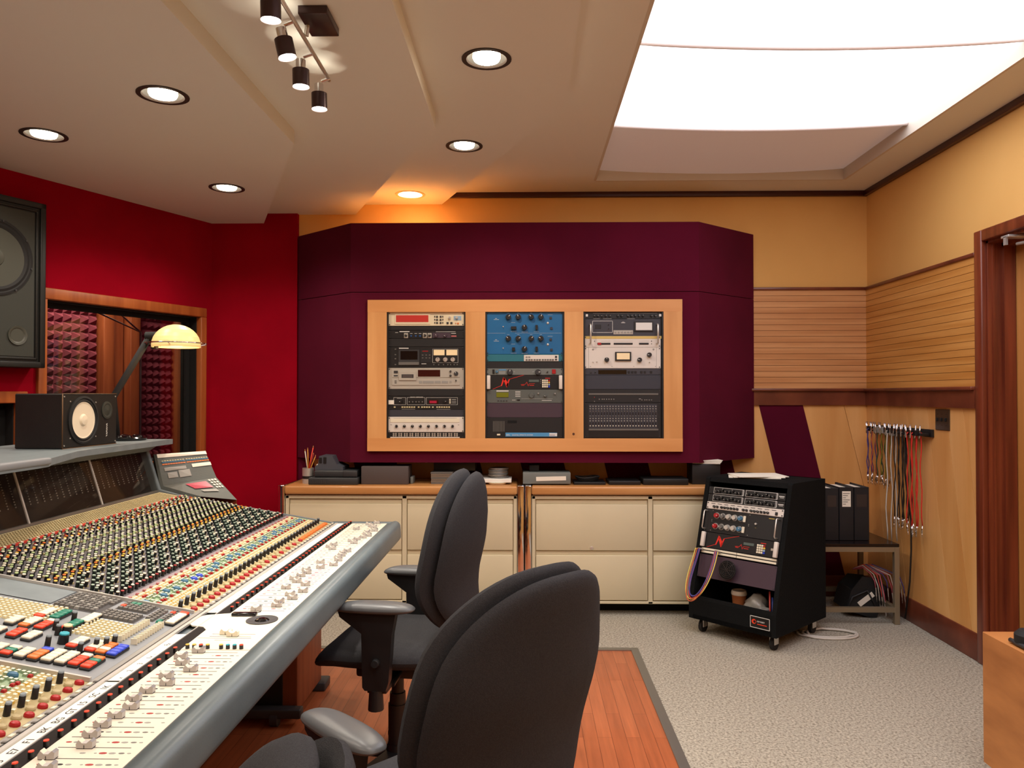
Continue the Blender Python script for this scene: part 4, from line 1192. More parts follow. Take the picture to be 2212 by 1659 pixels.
def longkey(x, y0, cols):
    CM = {'R': 'k_redcap', 'W': 'k_cream', 'G': 'k_teal', 'O': 'k_orange', 'B': 'k_royal'}
    b = MB(); z = sz(x); L_ = .0165*len(cols); ms = ['k_black']
    T = Matrix.Translation((x, y0, z)) @ Matrix.Rotation(math.atan(SL), 4, 'Y')
    b.M = T
    b.rbox(-.0125, .0125, 0, L_+.002, 0, .007, .002, 1)
    for i, c in enumerate(cols):
        if CM[c] not in ms: ms.append(CM[c])
        b.rbox(-.0115, .0115, .001+i*.0165, .0005+(i+1)*.0165, .006, .0125, .0025, 2, ms.index(CM[c]))
    b.build('illuminated_key_row', ms, con)
for q in ((-1.198, 1.765, 'RRR'), (-1.162, 1.765, 'WWW'), (-1.213, 1.830, 'OWWW'), (-1.178, 1.835, 'RRRW'), (-1.222, 1.903, 'RWWW'), (-1.188, 1.912, 'GGGG'), (-1.128, 1.862, 'RGGG'),
          (-1.118, 1.925, 'WWWW'), (-1.058, 1.765, 'RWWW'), (-1.24, 1.755, 'WWW'), (-1.250, 1.835, 'WWW'), (-1.146, 1.668, 'RGW'), (-1.116, 1.670, 'WWW'), (-1.087, 1.672, 'OOOB'), (-1.058, 1.674, 'WWWW'), (-1.029, 1.676, 'WWWW'),
          (-1.000, 1.678, 'RRRW'), (-.971, 1.676, 'RRGO'), (-1.013, 1.762, 'RWWW'), (-.987, 1.762, 'OWOO'), (-.961, 1.762, 'BBBB'), (-.944, 2.018, 'WWWWWR'), (-1.175, 1.668, 'RWW'), (-1.205, 1.668, 'WWW')): longkey(*q)
for k, x in enumerate((-.992, -.955)):
    for i in range(12):
        y = 1.862+i*.0125; z = sz(x); b = MB(); b.rbox(x-.008, x+.008, y-.0015, y+.0015, z, z+.016, .001, 1); b.build('small_fader_cap', 'k_cream', con)
# plates under the rows
def plate(x0, x1, y0, y1, m, nm='module_plate', h=.0006):
    b = MB(); b.quad((x0, y0, sz(x0)+h), (x1, y0, sz(x1)+h), (x1, y1, sz(x1)+h), (x0, y1, sz(x0)+h)); b.build(nm, m, con)
for (y0, y1) in ((2.146, YC1-.006), (1.0, 1.629)):
    plate(-1.038, -.932, y0, y1, 'mod_tan'); plate(-1.082, -1.038, y0, y1, 'mod_green'); plate(-1.128, -1.082, y0, y1, 'mod_tan'); plate(-1.143, -1.128, y0, y1, 'mod_mauve')
    plate(-1.64, -1.143, y0, y1, 'mod_plate'); plate(-1.755, -1.648, y0, y1, 'mod_tan')
    b = MB(); b.prism([(-1.640, sz(-1.640)), (-1.648, sz(-1.648)), (-1.648, sz(-1.648)+.007), (-1.640, sz(-1.640)+.007)], y0, y1, 'y'); b.build('red_trim_line', 'redline', con)
plate(-1.64, -.932, 1.635, 2.140, 'con_panel'); plate(-1.62, -1.26, 2.02, 2.139, 'con_grey', 'cover_plate', .003)
plate(-1.255, -1.128, 2.008, 2.138, 'con_dark', h=.001); plate(-1.115, -1.025, 2.07, 2.135, 'con_dark', h=.001); plate(-1.125, -1.022, 1.99, 2.055, 'con_dark', h=.001)

TILT = Matrix.Rotation(math.atan(SL), 4, 'Y')
def emit_items(items, name, label):
    cands = []
    for q in items:
        x, y, k = q
        z = sz(x) if x < -.93 else .7585
        M = Matrix.Translation((x, y, z)) @ (TILT if x < -.93 else Matrix.Identity(4)) @ Matrix.Rotation(0, 4, 'Z')
        d = Vector((x, y, z-CAMH)).length
        cands.append((0 if seen(x, y, z, -4) else 1, d, M, k))
    cands.sort(key=lambda t: (t[0], t[1]))
    protos = {}
    inv = wmat(con).inverted()
    for (o_, d, M, k) in cands[:100]:
        f, ms = KDEF[k]
        if k not in protos:
            b = MB(); f(b, Matrix.Identity(4)); o = b.build(name, ms, con, False); o.matrix_basis = inv @ M; protos[k] = o
        else: place(protos[k], con, inv @ M)
    rest = MB(); ms_all = []; idx = {}
    for (o_, d, M, k) in cands[100:]:
        f, ms = KDEF[k]
        if k not in idx:
            idx[k] = len(ms_all); ms_all += ms
        f(rest, M, idx[k])
    o = rest.build(name+'s', ms_all, con); o['kind'] = 'stuff'
emit_items(KN, 'rotary_knob', '')
emit_items(BT, 'push_button', '')

# ---- meter bridge
gx0, gz0, gx1, gz1 = -1.762, .908, -1.828, 1.118
b = MB(); b.prism([(gx0-.03, gz0), (gx1-.03, gz1), (gx1-.034, gz1), (gx0-.034, gz0)], YC0, YC1-.01, 'y', 0)
def gpt(v, off): return (gx0+(gx1-gx0)*v-off, gz0+(gz1-gz0)*v)
y = 2.0
while y < YC1-.03:
    for k in range(14):
        v = .30+.045*k; px, pz = gpt(v, .028)
        if (k < 3): dd = .0022
        else: dd = .0014
        b.box(px-.001, px+.002, y-dd, y+dd, pz-dd, pz+dd, 1)
    y += CH
b.build('meter_panel', ['meter_bg', 'dot', 'k_dgrey'], con)
b = MB(); b.prism([(gx0, gz0), (gx1, gz1), (gx1-.003, gz1), (gx0-.003, gz0)], YC0, YC1-.008, 'y'); b.build('meter_glass', 'meter_glass', con)
for yy in (2.225, 2.700, 3.172):
    b = MB(); b.prism([(gx0+.003, gz0), (gx1+.003, gz1), (gx1-.002, gz1), (gx0-.002, gz0)], yy-.004, yy+.004, 'y'); b.build('glass_divider', 'mod_edge', con)
b = MB(); b.prism([(gx0+.006, gz0-.003), (gx0-.01, gz0-.003), (gx0-.01, gz0+.006), (gx0+.004, gz0+.006)], YC0, YC1-.006, 'y'); b.build('lower_glass_trim', 'strap_metal', con)
# shelf on top
b = MB()
out = [(-1.60, YC0), (-1.60, 2.50), (-1.606, 2.56), (-1.635, 2.62), (-1.735, 2.94), (-1.745, 3.02), (-1.745, 3.765), (-2.24, 3.765), (-2.24, YC0)]
b.prism(out, 1.128, 1.152, 'z')
b.prism([(-1.77, 1.128), (-2.1, 1.128), (-2.1, 1.10), (-1.81, 1.10)], YC0, YC1, 'y')
b.build('top_shelf', 'con_grey', con)
b = MB(); b.rbox(-1.625, -1.594, YC0, 2.56, 1.136, 1.160, .008, 3); b.build('shelf_bumper', 'con_panel', con)
# computer wing at the far end
def wing(e, d, z, off=0.0):
    P = Vector((-1.787, 3.665, 0))+Vector((.6, .8, 0))*d+Vector((.8, -.6, 0))*e
    return (P.x+off*.6, P.y-off*.45, z+off*.6)
b = MB()
TL, TR = wing(0, 0, 1.083), wing(0, .262, 1.083)
ML, MR = (-1.752, 3.6845, .930), wing(.105, .262, .958)
BL, BR = (-1.57, 3.6845, .880), wing(.285, .262, .862)
TL = (-1.787, 3.6845, 1.080)
for (a_, c_, d_, e_) in ((TL, TR, ML, MR), (ML, MR, BL, BR)):
    a_, c_, d_, e_ = Vector(a_), Vector(c_), Vector(d_), Vector(e_)
    g = [(a_*(1-i/10)+c_*(i/10))*(1-j/10)+(d_*(1-i/10)+e_*(i/10))*(j/10) for j in range(11) for i in range(11)]
    b.add(g, [(j*11+i, j*11+i+1, (j+1)*11+i+1, (j+1)*11+i) for j in range(10) for i in range(10)])
bk = [(p[0], p[1], .62) for p in (TL, TR, MR, BR)]
def dn(p): return (p[0], p[1], .62)
b.add([TR, dn(TR), dn(MR), MR], [(0, 1, 2, 3)], 1); b.add([MR, dn(MR), dn(BR), BR], [(0, 1, 2, 3)], 1)
TL2 = (TL[0]-.03, TL[1]+.03, 1.08); TR2 = (TR[0]-.05, TR[1]+.05, 1.08)
b.add([TL, TR, TR2, TL2], [(0, 1, 2, 3)]); b.add([TR, TR2, dn(TR2), dn(TR)], [(0, 1, 2, 3)], 1)
b.add([TL2, TR2, dn(TR2), dn(TL2)], [(0, 1, 2, 3)])
yq = YC1+.0235
b.add([(-1.762, yq, .900), (-1.80, yq, 1.083), TL, ML], [(0, 1, 2, 3)]); b.add([(-1.762, yq, .900), ML, BL, (-1.57, yq, .84)], [(0, 1, 2, 3)])
b.build('computer_wing', ['grn_face', 'side_orange'], con)
def wq(u0, u1, v0, v1, lower=False):
    """quad on a wing face: u along the top edge 0..1, v downwards 0..1"""
    def P(u, v):
        if not lower: a, c, d_, e_ = Vector(TL), Vector(TR), Vector(ML), Vector(MR)
        else: a, c, d_, e_ = Vector(ML)+Vector((.0, 0, 0)), Vector(MR), Vector(BL), Vector(BR)
        q = (a*(1-u)+c*u)*(1-v)+(d_*(1-u)+e_*u)*v
        return q+Vector((.55, -.42, .6))*.005
    return [P(u0, v0), P(u1, v0), P(u1, v1), P(u0, v1)]
b = MB()
for (q, m) in (((.0, 1, .0, .12), 0), ((.62, 1.0, .42, .54), 0)): b.add(wq(*q), [(0, 1, 2, 3)], m)
for i in range(18):
    u = .06+i*.051+(.02 if i > 8 else 0)
    b.add(wq(u, u+.036, .22, .24), [(0, 1, 2, 3)], 5); b.add(wq(u, u+.044, .255, .295), [(0, 1, 2, 3)], 1); b.add(wq(u, u+.044, .325, .36), [(0, 1, 2, 3)], 2)
for q in ((.08, .5, .45, .56), (.12, .3, .62, .80), (.33, .55, .58, .82)): b.add(wq(*q), [(0, 1, 2, 3)], 3)
b.add(wq(.37, .47, .60, .68), [(0, 1, 2, 3)], 4)
for i in range(7): b.add(wq(.10+i*.055, .14+i*.055, .48, .53), [(0, 1, 2, 3)], 6)
for i in range(4): b.add(wq(.35+i*.05, .385+i*.05, .72, .78), [(0, 1, 2, 3)], 6); b.add(wq(.14+i*.04, .165+i*.04, .65, .70), [(0, 1, 2, 3)], 6)
b.add(wq(.34, .74, .10, .42, True), [(0, 1, 2, 3)], 7)
b.add(wq(.40, .76, .50, .62, True), [(0, 1, 2, 3)], 3)
for r_ in range(4):
    for i in range(3): b.add(wq(.80+i*.058+r_*.0, .84+i*.058, .05+r_*.11, .12+r_*.11, True), [(0, 1, 2, 3)], 0)
b.build('wing_controls', ['tape_white', 'k_steelb', 'k_orange', 'k_grey', 'k_red', 'k_beige', 'dgrey', 'vio_disp'], con)
# pedestals
for (y0, y1) in ((3.22, 3.60), (.8, 1.2)):
    b = MB(); b.rbox(-1.80, -.96, y0, y1, .04, .61, .004); b.build('pedestal', 'post_wood', con)
    b = MB(); b.rbox(-1.78, -1.02, y0-.012, y0-.001, .06, .60, .002); b.build('pedestal_face', 'black', con)
    b = MB(); b.rbox(-1.85, -.93, y0-.06, y0-.01, .035, .075, .006); b.rbox(-1.85, -.93, y1-.05, y1+.05, .0, .04, .006)
    for x in (-1.04, -1.7):
        b.cyl((x-.015, y0-.04, .03), (x+.015, y0-.04, .03), .03, n=16)
    b.build('foot', 'dgrey', con)
# ------------------------------------------------------------------ CHAIRS
def chair(label, loc, rz, zoff=0.0, seatz=.52, armz=0.0, lean=1.0):
    t = thing('office_chair', label, 'chair', loc, rz, None)
    I = Matrix.Identity(4)
    # backrest
    zb = .535+zoff; h = .56
    def bend(x, z): return -.015-.055*lean*(z+h/2)/h-.05*lean*max(0, (z-.10)/.18)**2+.035*math.exp(-((z+.12)/.13)**2)+1.0*x*x
    tp = lambda v: 1.0-.20*max(0, v)**2-.10*max(0, -v)**2
    M = Matrix.Translation((0, -.215, zb+h/2))
    b = MB(); pad(b, .485, h, .052, .042, M, 2.8, tp, bend, 56, k=5); b.build('backrest', 'chair_fab', t, False)
    b = MB(); pad(b, .478, h-.012, .002, .046, M @ Matrix.Translation((0, -.046, -.004)), 2.8, tp, bend, 56, k=5); b.build('back_shell', 'chair_fab', t, False)
    b = MB(); b.rbox(-.03, .03, -.29, -.26, .42, .60+zoff, .008); b.rbox(-.03, .03, -.30, -.05, .415, .435, .006); b.build('back_bracket', 'chair_pl', t, False)
    # seat
    def sb(x, z):
        f = max(0, (z-.12))/.14
        return -.055*f*f+.6*x*x*.35
    MS = Matrix.Translation((0, .02, seatz-.045)) @ Matrix(((1, 0, 0, 0), (0, 0, 1, 0), (0, 1, 0, 0), (0, 0, 0, 1)))
    b = MB(); pad(b, .51, .49, .045, .045, MS, 3.4, None, sb, 48, k=4); b.build('seat', 'chair_fab', t, False)
    b = MB(); b.rbox(-.11, .11, -.12, .12, seatz-.135, seatz-.085, .01); b.cyl((.11, .02, seatz-.11), (.19, .02, seatz-.12), .009, n=8); b.cyl((.17, .02, seatz-.12), (.22, .02, seatz-.122), .018, .02, 12)
    b.cyl((-.11, -.04, seatz-.11), (-.20, -.04, seatz-.12), .009, n=8)
    b.build('tilt_mechanism', 'chair_pl', t, False)
    for s in (-1, 1):
        x = s*.265
        b = MB(); b.M = Matrix.Translation((0, 0, armz))
        prof = [(-.075, .672), (.035, .672), (.040, .60), (.036, .43), (.028, seatz-.10), (-.042, seatz-.10), (-.052, .45), (-.062, .60)]
        b.prism([(p[0], p[1]) for p in prof], x-.018, x+.018, 'x')
        b.prism([(.03, .672), (.12, .672), (.115, .655), (.036, .60)], x-.016, x+.016, 'x')
        b.rbox(min(x, x-s*.16), max(x, x-s*.16), -.04, .026, seatz-.115, seatz-.095, .004)
        b.cyl((x, -.005, seatz-.10), (x, -.005, seatz-.165), .022, .026, 12)
        b.build('arm_support', 'chair_pl', t, False)
        b = MB(); MA = Matrix.Translation((x, .0, .684+armz)) @ Matrix(((1, 0, 0, 0), (0, 0, 1, 0), (0, 1, 0, 0), (0, 0, 0, 1)))
        pad(b, .088, .27, .022, .016, MA, 2.8, lambda v: .92+.10*v*-1*.6, lambda q, z: -.25*max(0, z-.05)**1.6, 32, k=3); b.build('armrest_pad', 'chair_arm', t, False)
        b = MB(); b.cyl((x+s*.018, -.01, .50), (x+s*.034, -.01, .50), .014, .012, 12); b.build('adjust_knob', 'rubber', t, False)
    b = MB(); b.cyl((0, 0, .10), (0, 0, .26), .034, .034, 20); b.cyl((0, 0, .26), (0, 0, .30), .030, .028, 20); b.cyl((0, 0, .30), (0, 0, seatz-.12), .022, .022, 16)
    b.build('gas_column', 'chair_pl', t, False)
    b = MB(); b.cyl((0, 0, .075), (0, 0, .12), .045, .036, 20); 
    b.build('base_hub', 'chair_pl', t, False)
    for k in range(5):
        a = k*2*PI/5+.3; dx, dy = math.cos(a), math.sin(a)
        b = MB(); b.M = Matrix.Rotation(a, 4, 'Z')
        b.prism([(.03, -.026), (.29, -.015), (.30, 0), (.29, .015), (.03, .026)], .072, .098, 'z'); b.build('base_leg', 'chair_pl', t, False)
        b = MB(); b.M = Matrix.Translation((dx*.285, dy*.285, 0)) @ Matrix.Rotation(a+.6, 4, 'Z')
        b.cyl((0, 0, .05), (0, 0, .08), .008, n=8); b.cyl((-.002, -.024, .029), (-.002, -.006, .029), .029, n=18); b.cyl((-.002, .006, .029), (-.002, .024, .029), .029, n=18); b.rbox(-.02, .02, -.005, .005, .03, .06, .003)
        b.build('caster', 'rubber', t, False)
    return t
chair('black fabric office chair pulled up to the far half of the console, seen nearly side-on', (-.464, 2.78, 0), math.radians(83), .010, armz=-.012, lean=.05)
chair('black fabric office chair in the foreground, large rounded back towards the viewer', (-.195, 1.765, 0), math.radians(46), -.062, .49)
chair('black fabric office chair cut off by the bottom edge, only its back top showing', (-.592, .87, 0), math.radians(106), -.172, .40, -.075)

# ------------------------------------------------------------------ FILE CABINETS
def cabinet(label, X0, X1, cols, chromeL, chromeR):
    y0, y1 = 4.80, 5.26
    t = thing('file_cabinet', label, 'file cabinet', ((X0+X1)/2, 5.0, 0), 0, None)
    b = MB(); b.box(X0, X1, y0+.02, y1, .072, .742)
    b.rbox(X0, X1, y0, y0+.03, .720, .742, .003, 1); b.rbox(X0, X1, y0, y0+.03, .072, .088, .003, 1)
    for x in [X0]+cols[1:-1]+[X1]:
        xa, xb = (x, x+.022) if x == X0 else ((x-.022, x) if x == X1 else (x-.014, x+.014))
        b.rbox(xa, xb, y0, y0+.03, .072, .742, .002, 1)
    b.build('body', 'putty', t)
    b = MB(); b.box(X0+.02, X1-.02, y0+.12, y1-.02, 0, .072); b.build('plinth', 'void', t)
    for i in range(len(cols)-1):
        xa = cols[i]+(.026 if i == 0 else .018); xb = cols[i+1]-(.026 if i == len(cols)-2 else .018)
        for (z0, z1) in ((.094, .372), (.402, .688)):
            b = MB(); b.rbox(xa, xb, y0+.001, y0+.02, z0, z1, .003, 2); b.rbox(xa, xb, y0+.014, y0+.02, z1, z1+.026, .001, 1)
            d = b.build('drawer', 'putty', t)
            if label.startswith('putty cabinet on the right') and i == 0 and z0 > .3:
                b = MB(); b.lathe([(.011, 0), (.011, -.003), (.007, -.004), (0, -.004)], ((xa+xb)/2, y0+.001, z0+.016), (0, 1, 0), 16); b.box((xa+xb)/2-.004, (xa+xb)/2+.004, y0-.0035, y0-.003, z0+.0155, z0+.0165, 1)
                b.build('lock', ['steel', 'black'], d)
    b = MB(); b.rbox(X0-.001, X1+.001, y0-.022, y1, .748, .802, .012, 4); b.build('oak_top', 'oak', t)
    for f, x in ((chromeL, X0-.043), (chromeR, X1+.003)):
        if f:
            b = MB(); b.rbox(x, x+.040, y0-.015, y0+.03, .0, .806, .004, 2); b.rbox(x, x+.040, y0+.03, y1, .742, .806, .003, 1); b.build('chrome_end', 'chrome', t)
    return t
cabinet('putty-coloured cabinet behind the console and the side-on chair, oak top', -1.510, -.058, [-1.510, -.762, -.058], True, True)
cabinet('putty cabinet on the right, half hidden by the rolling rack, small round lock', .034, 1.235, [.034, .770, 1.235], True, False)

ZT = .802
# pencil cup
t = thing('pencil_cup', 'metal pencil cup with pencils at the left end of the oak top', 'cup', (-1.405, 4.93, ZT))
b = MB(); b.lathe([(0, 0), (.036, 0), (.036, .03), (.036, .048, 1), (.036, .06, 0), (.036, .098), (.033, .098), (.033, .01), (0, .01)], (-1.405, 4.93, ZT), n=24); b.build('cup_body', ['steel', 'black'], t)
for k in range(6):
    a = k*1.1; c = ['pencil', 'pencil2', 'pencil', 'k_cream', 'pencil', 'k_redcap'][k]
    p = thing('pencil', ['yellow pencil leaning right in the metal cup', 'dark red pencil in the metal cup', 'yellow pencil leaning left in the metal cup', 'cream pen in the metal cup', 'tall yellow pencil upright in the metal cup', 'orange-red pen in the metal cup'][k], 'pencil', (-1.405, 4.93, ZT+.012))
    b = MB(); tx, ty = math.cos(a)*.030+.012, math.sin(a)*.022; h = .17+.012*k
    b.cyl((-1.405-tx*.4, 4.93-ty*.4, ZT+.012), (-1.405+tx*1.1, 4.93+ty, ZT+h), .0035, n=6); b.build('shaft', c, p)
    b = MB(); b.cyl((-1.405+tx*1.1, 4.93+ty, ZT+h), (-1.405+tx*1.13, 4.93+ty*1.03, ZT+h+.012), .0034, .0008, 6); b.build('tip', 'maple', p)
def simplebox(name, label, cat, x0, x1, y0, y1, z0, z1, m, r=.004, rz=0):
    b = MB(); b.rbox(x0, x1, y0, y1, z0, z1, r, 2)
    o = b.build(name, m); return tag(o, label, cat)
simplebox('card_box', 'small white card box behind the pencil cup', 'box', -1.372, -1.335, 5.0, 5.06, ZT, ZT+.115, 'tape_white')
t = thing('equipment_box', 'wide black case at the bottom of the left stack on the oak top', 'case', (-1.22, 4.92, ZT))
b = MB(); b.rbox(-1.376, -1.062, 4.83, 5.05, ZT+.001, ZT+.045, .005); b.build('case_body', 'boxdk', t)
b = MB(); [b.box(-1.36+i*.013, -1.354+i*.013, 4.8285, 4.831, ZT+.01, ZT+.036) for i in range(9)]; b.build('ribs', 'dgrey', t)
t = thing('equipment_box', 'dark grey case with rounded end lying on the wide black case', 'case', (-1.22, 4.94, ZT+.045))
b = MB(); b.rbox(-1.345, -1.075, 4.85, 5.05, ZT+.046, ZT+.090, .008); b.build('case_body', 'boxdk', t)
b = MB(); b.rbox(-1.16, -1.07, 4.846, 4.86, ZT+.049, ZT+.087, .003); b.build('end_plate', 'dgrey', t)
t = thing('desk_telephone', 'grey desk machine on top of the two stacked cases', 'telephone', (-1.26, 4.95, ZT+.09))
b = MB(); b.prism([(-1.345, ZT+.091), (-1.345, ZT+.112), (-1.325, ZT+.125), (-1.318, ZT+.178), (-1.235, ZT+.180), (-1.205, ZT+.126), (-1.165, ZT+.110), (-1.165, ZT+.091)], 4.87, 5.04, 'y'); b.build('housing', 'phone', t)
b = MB(); b.rbox(-1.318, -1.300, 4.866, 4.871, ZT+.135, ZT+.170, .001, 1); b.rbox(-1.290, -1.272, 4.866, 4.871, ZT+.132, ZT+.172, .001, 1); b.build('keys', 'black', t)
simplebox('speaker_box', 'plain dark brown box between the case stack and the chair back', 'box', -1.047, -.748, 4.86, 5.02, ZT+.001, ZT+.115, 'boxbrown', .003)
simplebox('card_box', 'small grey box half hidden behind the brown box', 'box', -.742, -.725, 4.9, 5.0, ZT, ZT+.045, 'boxgrey')
simplebox('storage_box', 'black plastic tub on the disc cases in front of the wall', 'box', -.60, -.33, 4.98, 5.12, ZT+.076, ZT+.135, 'black')
for k in range(7):
    x0 = -.612; z = ZT+k*.0108
    b = MB(); b.rbox(x0+R()*.006, x0+.142+R()*.006, 4.89, 5.02, z+.0008, z+.0105, .001, 1)
    o = b.build('disc_case', 'cdclear' if k % 3 else 'k_dgrey'); tag(o, 'clear disc case in the stack left of the tall chair back', 'disc case', 'disc cases stacked left of the chair back')
for k in range(4):
    x0 = -.44+.02*k; z = ZT+k*.0108
    b = MB(); b.rbox(x0, x0+.142, 5.03-.02*(k % 2), 5.14, z+.0008, z+.0105, .001, 1)
    o = b.build('disc_case', 'cdclear'); tag(o, 'disc case in the low pile behind the tall chair back', 'disc case', 'disc cases piled behind the chair back')
b = MB(); b.lathe([(0, 0), (.04, 0), (.04, .010), (0, .012)], (-.36, 4.87, ZT), n=24); tag(b.build('round_tin', 'lid_yel'), 'flat yellow round tin at the counter edge beside the chair back', 'tin')
b = MB(); b.lathe([(0, 0), (.05, 0), (.062, .012), (0, .012)], (-.185, 4.90, ZT), n=28); tag(b.build('plate', 'k_cream'), 'shallow pale dish under the white book', 'dish')
b = MB(); b.rbox(-.285, -.095, 4.86, 5.03, ZT+.013, ZT+.036, .002, 1); tag(b.build('notebook', 'k_white'), 'white notebook lying on the pale dish', 'book')
for k in range(6):
    z = ZT+.038+k*.0105; dx = (R()-.5)*.012
    b = MB(); b.lathe([(0, 0), (.062, 0), (.064, .004), (.062, .009), (0, .009)], (-.18+dx, 4.96, z), n=24)
    tag(b.build('tape_reel', ['k_dgrey', 'cdclear'][k % 2]), 'round reel stacked on the white notebook', 'reel', 'reels on the white notebook')
t = thing('storage_box', 'grey flat box with a long white label on the oak top, between the cabinets', 'box', (.14, 4.92, ZT))
b = MB(); b.rbox(-.022, .278, 4.84, 5.03, ZT+.008, ZT+.078, .003); b.build('box_body', 'boxgrey', t)
b = MB(); b.M = Matrix.Translation((.155, 4.8385, ZT+.042)) @ Matrix.Rotation(math.radians(-1.5), 4, 'Y'); b.box(-.094, .094, -.0005, .001, -.013, .013); b.build('paper_label', 'tape_white', t)
simplebox('card_box', 'small black cube-like box on top of the grey labelled box', 'box', .018, .082, 4.92, 5.0, ZT+.0785, ZT+.122, 'black')
t = thing('cable_coil', 'coiled black cable lying on a black tray on the right oak top', 'cable', (.39, 4.93, ZT))
b = MB(); b.rbox(.30, .50, 4.86, 5.04, ZT+.001, ZT+.018, .003); b.build('tray', 'black', t)
b = MB()
for k in range(3):
    b.tube([(.39+(.065+.006*k)*math.cos(a*.4), 4.94+(.05+.006*k)*math.sin(a*.4), ZT+.026+.009*k+.004*math.sin(a)) for a in range(17)], .0045, 6)
b.build('cable', 'rubber', t)
simplebox('equipment_box', 'flat black case on the right oak top next to the coiled cable', 'case', .52, .72, 4.86, 5.05, ZT+.001, ZT+.026, 'black')
simplebox('equipment_box', 'low black case beside the rolling rack on the right oak top', 'case', .735, 1.02, 4.86, 5.05, ZT+.001, ZT+.040, 'black')
t = thing('paper_stack', 'pile of white papers on a dark box behind the rolling rack', 'papers', (1.15, 4.98, ZT))
b = MB(); b.rbox(1.05, 1.23, 4.90, 5.06, ZT+.001, ZT+.13, .004); b.build('dark_box', 'black', t)
for k in range(4):
    b = MB(); b.M = Matrix.Translation((1.155, 4.97, ZT+.131+.006*k)) @ Matrix.Rotation(.1*k-.2, 4, 'Z'); b.box(-.085, .085, -.07, .07, 0, .004); b.build('paper_sheet', 'paper', t)

# ------------------------------------------------------------------ ROLLING RACK
ca = Vector((.37, -.395, 0)).normalized(); cb = Vector((.707, .707, 0))           # along the front, into the depth
cw, cdp = .541, .58
K = Matrix.Identity(4)
for i in range(3): K[i][0] = ca[i]; K[i][1] = cb[i]
K[0][3], K[1][3] = .939, 4.48
cart = thing('rolling_rack', 'black carpet-covered slanted equipment rack on casters', 'equipment rack', M=K)
b = MB()
HB, HT = .085, .885; SD = .185        # slant: front set-back at the top
def side(x0, x1):
    b.prism([(0, HB), (0, .20), (SD, HT-.01), (SD+.012, HT), (cdp, HT), (cdp, HB)], x0, x1, 'x')
side(0, .026); side(cw-.026, cw)
b.prism([(SD, HT-.028), (SD+.010, HT), (cdp, HT), (cdp, HT-.028)], .026, cw-.026, 'x')
b.box(.026, cw-.026, 0, cdp, HB, HB+.025); b.box(.026, cw-.026, cdp-.02, cdp, HB, HT)
def fy(z): return 0 if z < .20 else SD*(z-.20)/(HT-.01-.20)
b.prism([(0, HB), (0, .20), (.004, .218), (.022, .216), (.018, .20), (.018, HB)], .026, cw-.026, 'x')
b.build('cabinet_shell', 'carpet_blk', cart, False)
b = MB(); b.rbox(.395, .505, -.004, .0, HB+.035, HB+.093, .001, 1); b.build('badge', 'black', cart, False)
b = MB(); b.outline = None
for q in ((.393, .507, HB+.033, HB+.0355), (.393, .507, HB+.0925, HB+.095), (.393, .3955, HB+.033, HB+.095), (.5045, .507, HB+.033, HB+.095)): b.box(q[0], q[1], -.0055, -.003, q[2], q[3], 0)
b.cyl((.415, -.004, HB+.066), (.415, -.0052, HB+.066), .013, n=20, mi=1); b.cyl((.419, -.005, HB+.066), (.419, -.0057, HB+.066), .007, n=16, mi=2)
text(b, 'ODYSSEY', .011, Matrix.Translation((.432, -.0045, HB+.066)) @ Matrix.Rotation(PI/2, 4, 'X'), 0); b.box(.434, .49, -.0045, -.004, HB+.053, HB+.057, 1)
b.build('badge_lettering', ['wht', 'k_redcap', 'black'], cart, False)
for (x, y) in ((.05, .07), (cw-.05, .07), (.05, cdp-.07), (cw-.05, cdp-.07)):
    b = MB(); b.rbox(x-.03, x+.03, y-.03, y+.03, HB-.006, HB, .001, 1); b.rbox(x-.016, x-.011, y-.022, y+.022, .03, HB-.004, .002, 1); b.rbox(x+.011, x+.016, y-.022, y+.022, .03, HB-.004, .002, 1)
    b.cyl((x-.010, y, .035), (x+.010, y, .035), .035, n=20, mi=1); b.build('caster', ['steel', 'rubber'], cart, False)
# slanted face frame: origin at lower left of the rack opening
ang = math.atan2(SD, HT-.01-.20)
slen = math.hypot(SD, HT-.01-.20)
def face_M(s, off=0.006):
    """matrix at distance s up the slanted face"""
    return K @ Matrix.Translation((.0295, 0, .20)) @ Matrix.Rotation(-ang, 4, 'X') @ Matrix.Translation((0, off, s))
def cunit(name, label, cat, s1, s0, face, **k):
    h = s1-s0
    fx = lambda cx, cy: (cx*.482/1000, (1-cy/100.0)*h)
    return Unit(name, label, cat, face_M(s0), h, face, fx, depth=.22, **k)
top = slen-.045
U1 = .0445
def twin(label, s):
    u = cunit('rack_processor', label, 'rack unit', s, s-U1*.98, 'blk_face2')
    for x0 in (70, 500):
        u.outline(x0, 8, x0+400, 92, .0016)
        for i in range(8): u.knob(x0+35+i*46, 60 if i % 3 != 2 else 38, .0085, 'k_black', .012)
        u.outline(x0+385, 12, x0+405, 88, .0012)
    u.dash(920, 985, 45, .004); u.dash(930, 980, 62, .002); u.fin('wht'); return u
twin('black twin-panel rack unit, topmost in the rolling rack', top)
twin('black twin-panel rack unit, second from top in the rolling rack', top-U1)
u = cunit('rack_processor', 'white one-space rack unit with a row of black knobs, rolling rack', 'rack unit', top-2*U1, top-3*U1+.001, 'white_face')
for x0, n_ in ((110, 2), (210, 6), (500, 2), (600, 6)):
    for i in range(n_): u.knob(x0+i*42, 66, .0075, 'k_black', .012)
u.box(900, 45, 930, 85, 'k_black', 'power_switch', .004)
for i in range(10): u.dash(60+i*88, 115+i*88, 25, .003)
u.fin('ink')
u = cunit('rack_equalizer', 'black rack unit with red, silver and blue knobs and looped handles', 'equalizer', top-3*U1, top-6*U1+.001, 'blk_face')
